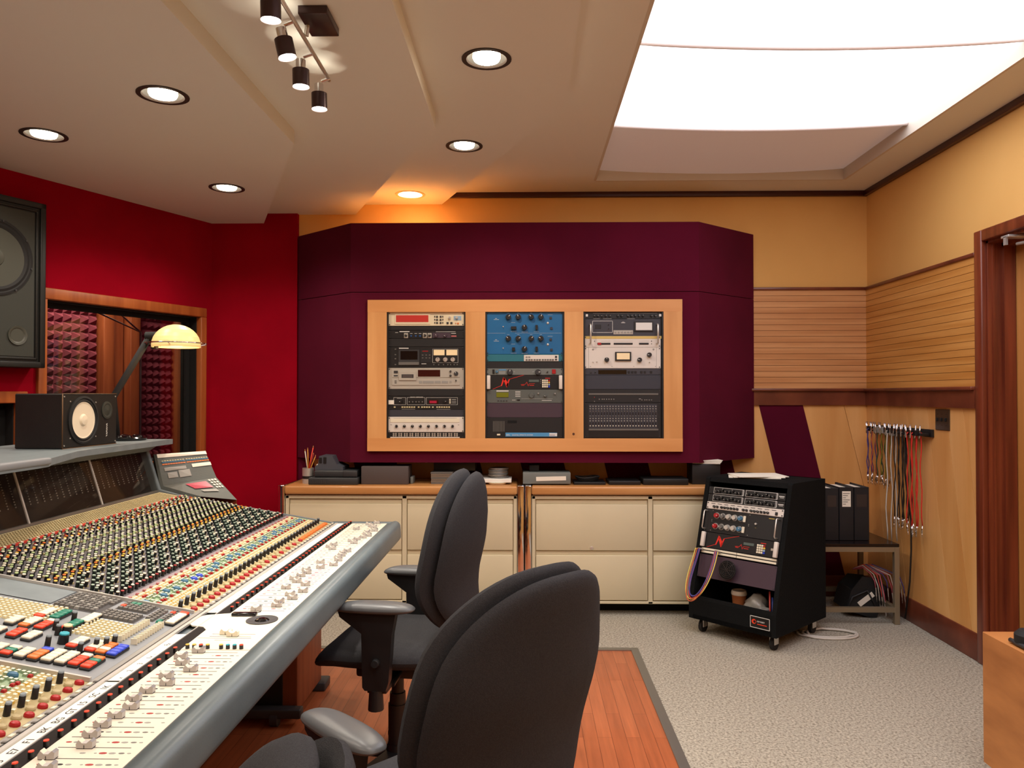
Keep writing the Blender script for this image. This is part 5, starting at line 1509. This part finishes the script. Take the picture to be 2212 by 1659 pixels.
for k, cy in enumerate((26, 72)):
    u.box(90, cy-22, 560, cy+22, 'blk_face2', 'module_plate', .0015)
    for i, m_ in enumerate(('k_red', 'k_dgrey', 'steel', 'steel', 'k_steelb')): u.knob(160+i*80, cy, .0145, m_, .018, skirt='k_grey')
    u.box(515, cy-13, 545, cy+13, 'k_cream', 'rocker_switch', .006)
    for q in ((100, cy-20), (100, cy+20), (590, cy-20), (590, cy+20)): u.knob(q[0], q[1], .002, 'steel', .002)
u.knob(680, 40, .0065, 'steel', .008); u.dash(830, 900, 10, .003); u.dash(672, 688, 56, .001)
for x in (25, 960):
    b = MB(); p, q = u.fx(x, 10), u.fx(x, 88)
    b.tube([(p[0], 0, p[1]), (p[0], -.03, p[1]), (p[0], -.036, p[1]-.006), (p[0], -.036, q[1]+.006), (p[0], -.03, q[1]), (p[0], 0, q[1])], .004, 8); b.build('rack_handle', 'steel', u.o, False)
u.fin('c_yellow')
u = cunit('rack_reverb', 'black rack unit with red zigzag artwork and white keypad, in the rolling rack', 'rack unit', top-6*U1, top-8*U1, 'blk_face2')
nerve(u, lambda cx, cy: ((cx-1303)*SC, (1-(cy-820)/150.0)*2*U1)); u.box(900, 44, 955, 58, 'slv_face', 'small_tag', .002); u.fin('wht')
u = cunit('patch_bay', 'white two-row patch bay strip with coloured cables in the rolling rack', 'patch bay', top-8*U1, top-8*U1-.036, 'blk_face2')
for (x0, x1) in ((20, 485), (492, 985)):
    for (c0, c1) in ((12, 42), (58, 90)): u.box(x0, c0, x1, c1, 'k_cream', 'socket_strip', .004)
u.dash(800, 950, 24, .001); u.fin('ink')
s_pb = top-8*U1-.036
u = cunit('blank_panel', 'plum blank panel below the patch bay in the rolling rack', 'rack panel', s_pb-.004, s_pb-.135, 'plum_face'); u.fin('wht')
# round fan grille hanging in front of the plum panel
t = thing('fan_grille', 'round dark wire grille over the plum panel of the rolling rack', 'fan grille', M=face_M(s_pb-.07, -.012) @ Matrix.Translation((.205, 0, 0)))
b = MB(); b.lathe([(.050, 0), (.053, -.006), (.046, -.010), (.0, -.004)], (0, 0, 0), (0, 1, 0), 28); b.build('fan_body', 'void', t, False)
b = MB()
for r_ in (.052, .042, .032, .022, .012): b.tube([(r_*math.cos(a*PI/12), -.012-.008*(1-r_/.052), r_*math.sin(a*PI/12)) for a in range(25)], .0010, 5)
for k in range(4): b.tube([(.052*math.cos(k*PI/4)*q, -.012-.008*(1-abs(q)), .052*math.sin(k*PI/4)*q) for q in (-1, -.5, 0, .5, 1)], .0012, 5)
b.build('wire_guard', 'can_dark', t, False)
# patch cables looping from the patch bay
FM = face_M(s_pb+.018, 0)
cl = ['yellow patch cable looping down in front of the rolling rack', 'blue patch cable looping down in front of the rolling rack', 'red patch cable looping down in front of the rolling rack', 'orange patch cable looping down in front of the rolling rack', 'purple patch cable looping down in front of the rolling rack']
for k, (cm, xa, xb, dp) in enumerate((('c_yellow', -.012, .135, .285), ('c_blue', .010, .130, .265), ('c_red', .018, .118, .280), ('c_orange', .002, .126, .296), ('c_purple', .022, .122, .268))):
    t = thing('patch_cable', cl[k], 'cable', M=FM)
    pts = []
    for i in range(25):
        a = PI*i/24; x = (xa+xb)/2-(xb-xa)/2*math.cos(a)*(1+.25*math.sin(a)); z = -dp*math.sin(a)**.8
        y = -.028-.03*math.sin(a)-.010*k/5-.235*dp*math.sin(a)*.9
        pts.append((x, y, z))
    pts = [(max(xa, .008) if k else .006, -.002, .004)]+pts+[(xb, -.002, .004)]
    b = MB(); b.tube(pts, .0032, 7); b.build('cable', cm, t, False)
    b = MB(); b.cyl((pts[0][0], -.004, .004), (pts[0][0], -.030, .003), .0045, n=8); b.cyl((xb, -.004, .004), (xb, -.030, .003), .0045, n=8); b.build('plug', 'steel', t, False)
def cartpt(x, y, z): return K @ Vector((x, y, z))
# loose items in the bottom bay
p = cartpt(.235, .16, HB+.026)
t = thing('paper_cup', 'brown takeaway coffee cup with pale lid in the bottom of the rolling rack', 'cup', tuple(p))
b = MB(); b.lathe([(0, 0), (.030, 0), (.042, .125), (0, .125)], tuple(p), n=24); b.build('cup_body', 'cup_brown', t)
b = MB(); b.lathe([(.044, .122), (.045, .130), (.041, .145), (.036, .146), (.034, .140), (0, .140)], tuple(p), n=24); b.build('lid', 'cup_lid', t)
p = cartpt(.36, .14, HB+.026)
b = MB()
vs = []; n_ = 16
for j in range(9):
    v = j/8; r_ = .062*(math.sin(PI*min(v*.9+.08, 1))**.6)+.004
    for i in range(n_):
        a = 2*PI*i/n_; rr = r_*(1+.18*math.sin(3*a+j*1.3)+.12*math.sin(7*a+j*2.1)); vs.append((p.x+rr*math.cos(a), p.y+rr*math.sin(a), p.z+.155*v))
b.add(vs, [(j*n_+i, j*n_+(i+1) % n_, (j+1)*n_+(i+1) % n_, (j+1)*n_+i) for j in range(8) for i in range(n_)]+[tuple(range(n_))], 0, True)
tag(b.build('plastic_bag', 'plastic_bag'), 'crumpled clear plastic bag in the bottom of the rolling rack', 'bag')
p = cartpt(.44, .075, HB+.026)
b = MB(); b.lathe([(.018, .0), (.028, 0), (.028, .10), (.018, .10), (.018, 0)], tuple(p), n=20); tag(b.build('metal_tin', 'steel'), 'small open steel tin in the bottom right of the rolling rack', 'tin')
for k, (c_, l_) in enumerate((('c_red', 'red pen standing at the right of the rolling rack bay'), ('c_blue', 'blue pen standing at the right of the rolling rack bay'))):
    p = cartpt(.475+.014*k, .07, HB+.027); q = cartpt(.462+.016*k, .09, HB+.22-.03*k); b = MB(); b.cyl(tuple(p), tuple(q), .0045, n=8); tag(b.build('pen', c_), l_, 'pen')
# papers on top of the rack
for k in range(3):
    p = cartpt(.215+.012*k, .37, HT+.0008+.0045*k)
    b = MB(); b.M = Matrix.Translation(p) @ Matrix.Rotation(math.radians(-14+9*k), 4, 'Z')
    b.box(-.145, .145, -.105, .105, 0, .004)
    tag(b.build('paper', 'paper'), 'white sheets of paper lying on top of the rolling rack', 'papers', 'papers on the rolling rack')
# white cable on the carpet
pts = []
for i in range(46):
    a = i/45*PI*4.2; r_ = .15-.0008*i
    pts.append((1.72+.02*i/45+r_*1.15*math.cos(a+2.6), 4.44-.0*i+.085*math.sin(a+2.6)*(1+.15*math.sin(a*.5)), .006+.004*(i % 9 == 4)+.0035*(i/45)))
b = MB(); b.tube([(1.50, 4.50, .09), (1.535, 4.46, .05)]+pts, .0065, 6); tag(b.build('power_cable', 'c_white'), 'white cable looped on the carpet beside the rolling rack', 'cable')

# ------------------------------------------------------------------ SIDE TABLE AND BINDERS
tx0, tx1, ty0, ty1 = 1.70, 2.225, 4.64, 5.16
t = thing('side_table', 'low metal-framed side table with a black top in the corner', 'table', ((tx0+tx1)/2, 4.9, 0))
b = MB(); b.rbox(tx0, tx1, ty0, ty1, .462, .480, .002, 1); b.build('table_top', 'tbl_top', t)
b = MB(); q = .028
for z in (.432, .072):
    b = MB(); b.box(tx0, tx1, ty0+.001, ty0+q, z, z+.029); b.box(tx0, tx1, ty1-q, ty1, z, z+.029); b.box(tx0, tx0+q, ty0, ty1, z+.0005, z+.0285); b.box(tx1-q, tx1, ty0, ty1, z+.0005, z+.0285); b.build('rail_frame', 'tbl_frame', t)
for (x, y) in ((tx0, ty0), (tx1-q, ty0), (tx0, ty1-q), (tx1-q, ty1-q)):
    b = MB(); b.rbox(x-.001, x+q+.001, y-.001, y+q+.001, 0, .461, .002, 1); b.build('leg', 'tbl_frame', t)
for k, (x0, x1, lab) in enumerate(((1.742, 1.822, 'black ring binder, leftmost on the side table, beside the rolling rack'), (1.826, 1.908, 'black ring binder with olive label, second on the side table'), (1.912, 2.000, 'black ring binder with a white paper label on its spine'), (2.004, 2.094, 'black ring binder at the right end of the row on the side table'))):
    t = thing('ring_binder', lab, 'binder', ((x0+x1)/2, 4.85, .48))
    y0, y1, z0, z1 = 4.74+.002*k, 5.02, .481, .806-(.006 if k == 1 else 0)
    b = MB(); b.rbox(x0, x1, y0, y0+.005, z0, z1, .002, 1); b.rbox(x0, x0+.004, y0, y1, z0, z1, .0015, 1); b.rbox(x1-.004, x1, y0, y1, z0, z1, .0015, 1); b.build('cover', 'binder', t)
    b = MB(); b.box(x0+.006, x1-.006, y0+.008, y1-.02, z0+.005, z1-.012); b.build('pages', 'paper', t)
    b = MB()
    if k == 2: b.box(x0+.018, x1-.018, y0-.001, y0+.001, z0+.205, z1-.025)
    else: b.box(x0+.014, x1-.014, y0-.0008, y0+.001, z0+.205, z1-.045)
    b.build('spine_label', 'tape_white' if k == 2 else 'binder_lab', t)
    b = MB(); b.box(x0+.001, x1-.001, y0-.0006, y0, z0+.19, z0+.193); b.box(x0+.001, x1-.001, y0-.0006, y0, z0+.05, z0+.053); 
    if k == 2:
        for j in range(6): b.box(x0+.022, x1-.024-.012*(j % 3), y0-.0015, y0-.0009, z1-.04-.013*j, z1-.037-.013*j)
    b.build('spine_lines', 'ink', t)
# pouch with cables under the table
t = thing('cable_bag', 'open black bag with a white tape label under the side table', 'bag', (2.03, 4.85, .0))
M = Matrix.Translation((2.07, 4.88, .015)) @ Matrix.Rotation(.30, 4, 'Y')
b = MB(); b.M = M
b.prism([(-.11, 0), (.075, 0), (.085, .20), (.02, .245), (-.075, .225), (-.115, .12)], -.10, -.092, 'y'); b.prism([(-.11, 0), (.075, 0), (.085, .20), (.02, .22), (-.075, .20), (-.115, .12)], .092, .10, 'y')
b.rbox(-.112, -.104, -.098, .098, 0, .13, .002, 1); b.rbox(.074, .084, -.098, .098, 0, .20, .002, 1); b.box(-.108, .078, -.095, .095, 0, .12)
b.build('bag_body', 'rubber', t)
b = MB(); b.M = M @ Matrix.Translation((-.015, -.103, .10)) @ Matrix.Rotation(-.95, 4, 'Y'); b.rbox(-.055, .055, -.003, .002, -.016, .016, .001, 1); b.build('tape_label', 'tape_white', t)
b = MB(); b.tube([(1.97, 4.775, .05), (2.0, 4.77, .13), (2.09, 4.77, .17), (2.15, 4.775, .06)], .006, 6); b.build('strap', 'dgrey', t)
for k in range(12):
    cm = ['c_pink', 'c_white', 'c_red', 'c_pink', 'c_grey', 'c_purple'][k % 6]
    t = thing('patch_cable', 'pink and white patch cable spilling out of the black bag onto the carpet', 'cable', (2.13, 4.82, 0), 0, 'patch cables spilling from the black bag')
    x1 = 2.135+.0135*k+(.0 if k < 6 else .008); y1 = 4.76-.012*(k % 4); ze = .14-.025*(k % 5)
    if x1 > XR-.035: x1 = XR-.04
    b = MB(); b.tube([(2.03+.004*k, 4.84, .285+.004*(k % 3)), (2.07+.006*k, 4.80, .312+.006*(k % 3)), (x1-.02, y1+.02, .27), (x1-.004, y1, ze+.09), (x1, y1-.004, ze+.05)], .0032, 6); b.build('cable', cm, t)
    b = MB(); b.cyl((x1, y1-.004, ze+.052), (x1+.004, y1-.006, ze), .0046, .0046, 8); b.cyl((x1+.004, y1-.006, ze), (x1+.006, y1-.007, max(ze-.035, .004)), .0022, n=8); b.build('plug', 'chrome', t)

# ------------------------------------------------------------------ CABLE HANGER ON THE RIGHT WALL
t = thing('cable_hanger', 'black wall-mounted cable hanger bar on the wood panelled right wall', 'cable hanger', (XR-.014, 4.8, 1.14))
b = MB(); b.rbox(XR-.030, XR-.0145, 4.42, 5.12, 1.128, 1.172, .002, 1); b.rbox(XR-.085, XR-.030, 4.44, 5.10, 1.134, 1.150, .003, 1)
for i in range(14): b.rbox(XR-.100, XR-.080, 4.46+.048*i, 4.475+.048*i, 1.134, 1.166, .002, 1)
b.build('bar', 'black', t)
b = MB(); b.rbox(XR-.104, XR-.095, 4.86, 4.99, 1.128, 1.170, .002, 1); b.build('label_tape', 'c_grey', t)
def hang(n_, ya, yb, zb, cm, desc, grp, plugb=True, thick=.0032, spread=.02):
    for k in range(n_):
        y = ya+(yb-ya)*(k+.5)/n_; x = XR-.06-.018*(k % 3)
        t = thing('patch_cable', desc, 'cable', (x, y, 1.14), 0, grp)
        z1 = zb+R()*spread; w = .010
        pts = [(x, y, 1.152), (x-.010, y+.002, 1.14)]+[(x-.006+.004*math.sin(i*1.3+k), y+w*math.sin(i*.55+k*1.9)*(i/10), 1.13-(1.13-z1)*i/10) for i in range(11)]
        b = MB(); b.tube(pts, thick, 6); b.build('cable', cm, t)
        e = Vector(pts[-1]); b = MB()
        b.cyl((x-.014, y, 1.120), (x-.014+.01*(R()-.5), y+.014*(R()-.5), 1.195), .0042, n=8); b.build('plug', 'chrome', t); b = MB()
        if plugb:
            q = e+Vector((.012*(R()-.5), .04*(R()-.5), -.042)); b.cyl(e, q, .0045, n=8); b.cyl(q, q+(q-e)*.5, .002, n=6)
            b.build('plug', 'chrome', t)
hang(5, 5.03, 5.12, .84, 'c_purple', 'purple short patch cable at the left end of the wall hanger', 'purple cables on the wall hanger', True)
hang(3, 4.96, 5.02, .86, 'c_orange', 'rust orange short patch cable on the wall hanger', 'orange cables on the wall hanger')
hang(4, 4.90, 4.96, .85, 'c_green', 'dark green short patch cable on the wall hanger', 'green cables on the wall hanger')
hang(3, 4.83, 4.89, .84, 'c_olive', 'olive yellow short patch cable on the wall hanger', 'olive cables on the wall hanger')
hang(3, 4.76, 4.82, .47, 'c_white', 'long white cable hanging from the wall hanger behind the table', 'white cables on the wall hanger', False, .0038)
hang(9, 4.57, 4.72, .62, 'c_black', 'long black patch cable hanging from the wall hanger', 'black cables on the wall hanger')
hang(6, 4.46, 4.56, .60, 'c_redb', 'long bright red patch cable at the right of the wall hanger', 'red cables on the wall hanger')
b = MB(); b.tube([(XR-.06, 4.66, 1.14), (XR-.055, 4.68, .9), (XR-.06, 4.60, .62), (XR-.05, 4.62, .45), (XR-.04, 4.66, .25), (XR-.05, 4.70, .02)], .005, 6); tag(b.build('power_cable', 'c_black'), 'thick black cable running from the wall hanger down to the floor', 'cable')
t = thing('wall_switch_plate', 'dark bronze three-gang switch plate on the right wall', 'switch plate', (XR-.014, 4.325, 1.23))
b = MB(); b.rbox(XR-.020, XR-.013, 4.255, 4.400, 1.172, 1.290, .003, 1); b.build('cover_plate', 'outlet', t)
for k in range(3):
    y = 4.285+k*.043; b = MB(); b.rbox(XR-.030, XR-.019, y-.005, y+.005, 1.222, 1.242, .002, 1); b.cyl((XR-.021, y, 1.200), (XR-.019, y, 1.200), .003, n=8); b.cyl((XR-.021, y, 1.262), (XR-.019, y, 1.262), .003, n=8); b.build('toggle', 'black', t)

# ------------------------------------------------------------------ WOODEN CABINET, LOWER RIGHT
t = thing('low_wood_cabinet', 'low oak-veneer cabinet cut off at the lower right edge', 'cabinet', (2.0, 2.3, 0))
b = MB(); b.rbox(1.638, 2.30, 1.60, 2.805, .055, .520, .002, 1); b.build('body', 'cab_wood', t)
b = MB(); b.box(1.66, 2.28, 1.62, 2.79, 0, .055); b.build('plinth', 'con_dark', t)
t = thing('headphones', 'black headphones with coiled cord lying on the low wood cabinet', 'headphones', (1.74, 2.58, .520))
HS = Matrix.Translation((-.105, .015, .012))
for (x, y) in ((1.80, 2.62), (1.86, 2.50)):
    b = MB(); b.M = HS; b.lathe([(0, 0), (.036, 0), (.044, .014), (.044, .04), (.030, .055), (0, .058)], (x, y, .509), n=24)
    b.build('ear_cup', 'rubber', t)
b = MB(); b.M = HS; b.tube([(1.80, 2.62, .565), (1.83, 2.66, .60), (1.90, 2.66, .615), (1.94, 2.58, .61), (1.90, 2.50, .59), (1.86, 2.50, .565)], .009, 8); b.build('headband', 'dgrey', t)
b = MB(); b.M = HS; b.tube([(1.765-.012*i/20, 2.665-.40*i/20, .518+.0015*math.sin(i*2.2)) for i in range(21)], .008, 8); b.build('cord', 'dgrey', t)
b = MB(); b.M = HS; b.tube([(1.79, 2.66, .515), (1.80, 2.65, .55), (1.83, 2.63, .585)], .0025, 6); b.build('wire_yoke', 'steel', t)

# ------------------------------------------------------------------ MONITORS AND LAMP
def unitvec(p, q): return (Vector(q)-Vector(p)).normalized()
# near-field speaker on the shelf: local x along its front (near -> far), y = depth away from the listener
f0 = Vector((-1.856, 3.04, 1.153)); fd = Vector((.05, 1, 0)).normalized(); dd = Vector((-fd.y, fd.x, 0))
Mn = Matrix.Identity(4)
for i in range(3): Mn[i][0] = fd[i]; Mn[i][1] = dd[i]; Mn[i][3] = f0[i]
t = thing('studio_monitor', 'black bookshelf studio monitor with white cone lying on the console shelf', 'speaker', M=Mn)
W, Hh, Dp = .375, .222, .20
b = MB(); b.rbox(0, W, 0, Dp, 0, Hh, .004, 1); b.build('cabinet', 'ns_black', t, False)
b = MB()
for e in (((0, 0, 0), (0, 0, Hh)), ((0, 0, Hh), (W, 0, Hh)), ((0, 0, 0), (W, 0, 0))): b.tube([Vector(e[0])+Vector((.002, .0, .0)), Vector(e[1])+Vector((-.002 if e[1][0] else .002, .0, .0))], .0022, 4)
b.build('worn_edge', 'ns_edge', t, False)
b = MB(); c = (.135, 0, .112)
b.lathe([(.100, 0), (.100, -.005), (.092, -.007), (.088, -.002), (.080, -.006), (.074, .0)], c, (0, 1, 0), 40); b.build('woofer_surround', 'rubber', t, False)
b = MB(); b.lathe([(.076, -.003), (.070, -.0015), (.026, -.0005)], c, (0, 1, 0), 40); b.lathe([(.026, -.0005), (.020, -.008), (.0, -.011)], c, (0, 1, 0), 24); b.build('woofer_cone', 'cone_white', t, False)
b = MB(); c = (.300, 0, .150); b.lathe([(.038, 0), (.038, -.003), (.030, -.004), (.024, -.002), (.0, -.006)], c, (0, 1, 0), 32); b.build('tweeter', 'spk_grey', t, False)
b = MB()
for q in ((.012, .012), (.012, Hh-.012), (W-.012, .012), (W-.012, Hh-.012), (.22, .04), (.22, .185), (.05, .04), (.05, .19)): b.cyl((q[0], 0, q[1]), (q[0], -.002, q[1]), .003, n=8)
b.build('screw', 'steel', t, False)
b = MB(); text(b, 'YAMAHA', .014, Matrix.Translation((.305, -.0006, .035)) @ Matrix.Rotation(PI/2, 4, 'X') @ Matrix.Rotation(PI/2, 4, 'Z')); b.build('maker_lettering', 'wht', t, False)

# large wall monitor, parallel to the window wall
t = thing('wall_monitor', 'large black wall-mounted monitor loudspeaker at the left edge', 'speaker', M=MW @ Matrix.Translation((1.283, .12, 1.513)))
w_, h_ = .62, .875
# local x = along wall towards camera, y = out into the room
b = MB(); b.box(0, w_, -.12, -.012, 0, h_)
b.rbox(0, .030, -.03, .0, 0, h_, .004); b.rbox(w_-.03, w_, -.03, 0, 0, h_, .004); b.rbox(0, w_, -.03, 0, 0, .030, .004); b.rbox(0, w_, -.03, 0, h_-.030, h_, .004)
b.rbox(.04, .052, -.02, -.004, .04, h_-.04, .003); b.rbox(.04, w_-.04, -.02, -.004, h_-.052, h_-.04, .003); b.rbox(.04, w_-.04, -.02, -.004, .04, .052, .003)
b.build('cabinet', 'spk_frame', t, False)
b = MB(); b.rbox(.056, w_-.056, -.02, -.010, .056, h_-.056, .002, 1); b.build('baffle', 'spk_grey', t, False)
c = (.265, 0, .555); ax = (0, 1, 0)
b = MB(); b.lathe([(.195, -.012), (.196, -.004), (.184, -.002), (.178, -.006), (.165, -.001), (.152, -.008)], c, ax, 48); b.build('woofer_surround', 'rubber', t, False)
b = MB(); b.lathe([(.156, -.008), (.05, -.009), (.045, -.002), (0, .006)], c, ax, 48); b.build('woofer_cone', 'spk_cone', t, False)
b = MB()
for k in range(8): a = k*PI/4+.2; b.cyl((c[0]+.190*math.cos(a), -.004, c[2]+.190*math.sin(a)), (c[0]+.190*math.cos(a), .002, c[2]+.190*math.sin(a)), .005, n=8)
b.build('screw', 'dgrey', t, False)
c = (.145, 0, .165)
b = MB(); b.lathe([(.050, -.011), (.050, -.004), (.040, -.006), (.034, -.009), (0, -.0095)], c, ax, 32); b.build('port', 'spk_cone', t, False)

# desk lamp
LX, LY = -1.905, 3.655
t = thing('desk_lamp', 'desk lamp with cream dome shade and black arm on the console shelf', 'lamp', (LX, LY, 1.152))
b = MB(); b.lathe([(0, 0), (.075, 0), (.078, .010), (.070, .016), (0, .018)], (LX, LY, 1.153), n=32)
for k in range(5):
    a = k*2*PI/5; b.lathe([(.022, 0), (.018, .008), (.008, .012), (0, .012)], (LX+.046*math.cos(a), LY+.046*math.sin(a), 1.168), n=14)
b.build('base', 'blackgl', t)
b = MB(); b.tube([(LX-.06, LY, 1.17), (LX-.078, LY, 1.36), (-1.812, LY, 1.645)], .016, 10); b.build('arm', 'rubber', t)
b = MB(); b.cyl((-1.825, LY, 1.652), (-1.745, LY, 1.655), .021, .019, 16); b.rbox(-1.80, -1.77, LY-.012, LY+.012, 1.59, 1.65, .004); b.build('joint', 'rubber', t)
sc_ = (-1.680, LY, 1.604)
b = MB(); b.lathe([(.110, -.006), (.110, .004)]+[(.110*math.cos(a), .004+.100*math.sin(a)) for a in (.2, .4, .6, .8, 1.0, 1.2, 1.4, 1.5708)], sc_, n=40); b.lathe([(.110, -.006), (.104, -.006), (.104, .004)]+[(.103*math.cos(a), .004+.094*math.sin(a)) for a in (.3, .6, .9, 1.2, 1.5)], sc_, n=40)
b.build('lamp_shade', 'lamp_cream', t)
b = MB(); b.tube([(sc_[0]+.138*math.cos(a*PI/20), sc_[1]+.138*math.sin(a*PI/20), sc_[2]+.012) for a in range(41)], .0034, 6)
for k in range(3): a = k*2*PI/3-1.4; b.cyl((sc_[0]+.10*math.cos(a), sc_[1]+.10*math.sin(a), sc_[2]+.004), (sc_[0]+.138*math.cos(a), sc_[1]+.138*math.sin(a), sc_[2]+.012), .004, n=8)
b.build('wire_ring', 'chrome', t)
b = MB(); b.lathe([(0, -.03), (.022, -.018), (.028, .005), (.018, .04), (0, .045)], (sc_[0], sc_[1], sc_[2]+.03), n=16); b.build('bulb', mat('lamp_bulb', (255, 230, 180), .5, emit=((255, 214, 150), 2.5)), t)
l = bpy.data.lights.new('lamp_glow', 'POINT'); l.energy = 1.2; l.color = (1.0, .70, .42); l.shadow_soft_size = .03
o = bpy.data.objects.new('lamp_glow', l); COL.objects.link(o); o.location = (sc_[0], sc_[1], sc_[2]-.02)
b = MB(); b.M = MW; b.tube([(.42, -.5, 1.98), (.30, -.45, 1.86), (.24, -.42, 1.80)], .006, 6)
b.tube([(.60, -.6, 1.98), (.24, -.42, 1.80), (.235, -.42, 0)], .008, 6); tag(b.build('microphone_stand', 'con_dark'), 'thin dark microphone boom stand inside the booth behind the lamp', 'microphone stand')
# ------------------------------------------------------------------ LIGHTING
def area(nm, loc, size, sizey, energy, col, rot=(0, 0, 0)):
    l = bpy.data.lights.new(nm, 'AREA'); l.shape = 'RECTANGLE'; l.size = size; l.size_y = sizey; l.energy = energy; l.color = col
    o = bpy.data.objects.new(nm, l); COL.objects.link(o); o.location = loc; o.rotation_euler = rot; return o
# unseen area light added to brighten the booth foam
pb = MW @ Vector((.3, -.75, 2.45)); area('booth_fill', tuple(pb), .5, .3, 24, (1.0, .72, .5))
# further downlights over the engineer, behind the camera
for (x, y, z) in ((-1.435, 1.6, Z1-.01), (-2.3, 1.9, Z1-.01), (-.156, 1.3, Z3-.01), (-1.3, .2, Z1-.01), (.0, -.3, Z3-.01), (1.2, -.6, ZC-.01), (-2.2, .3, Z1-.01)):
    spot('downlight_lamp', (x, y, z), (x, y, 0), 40, math.radians(150), .6, WARM, .05)
w = bpy.data.worlds.new('world'); scene.world = w; w.use_nodes = True
w.node_tree.nodes['Background'].inputs[0].default_value = (.02, .017, .014, 1); w.node_tree.nodes['Background'].inputs[1].default_value = 1.0
scene.view_settings.view_transform = 'Standard'; scene.view_settings.look = 'None'
scene.view_settings.exposure = 0.0; scene.view_settings.gamma = 1.0
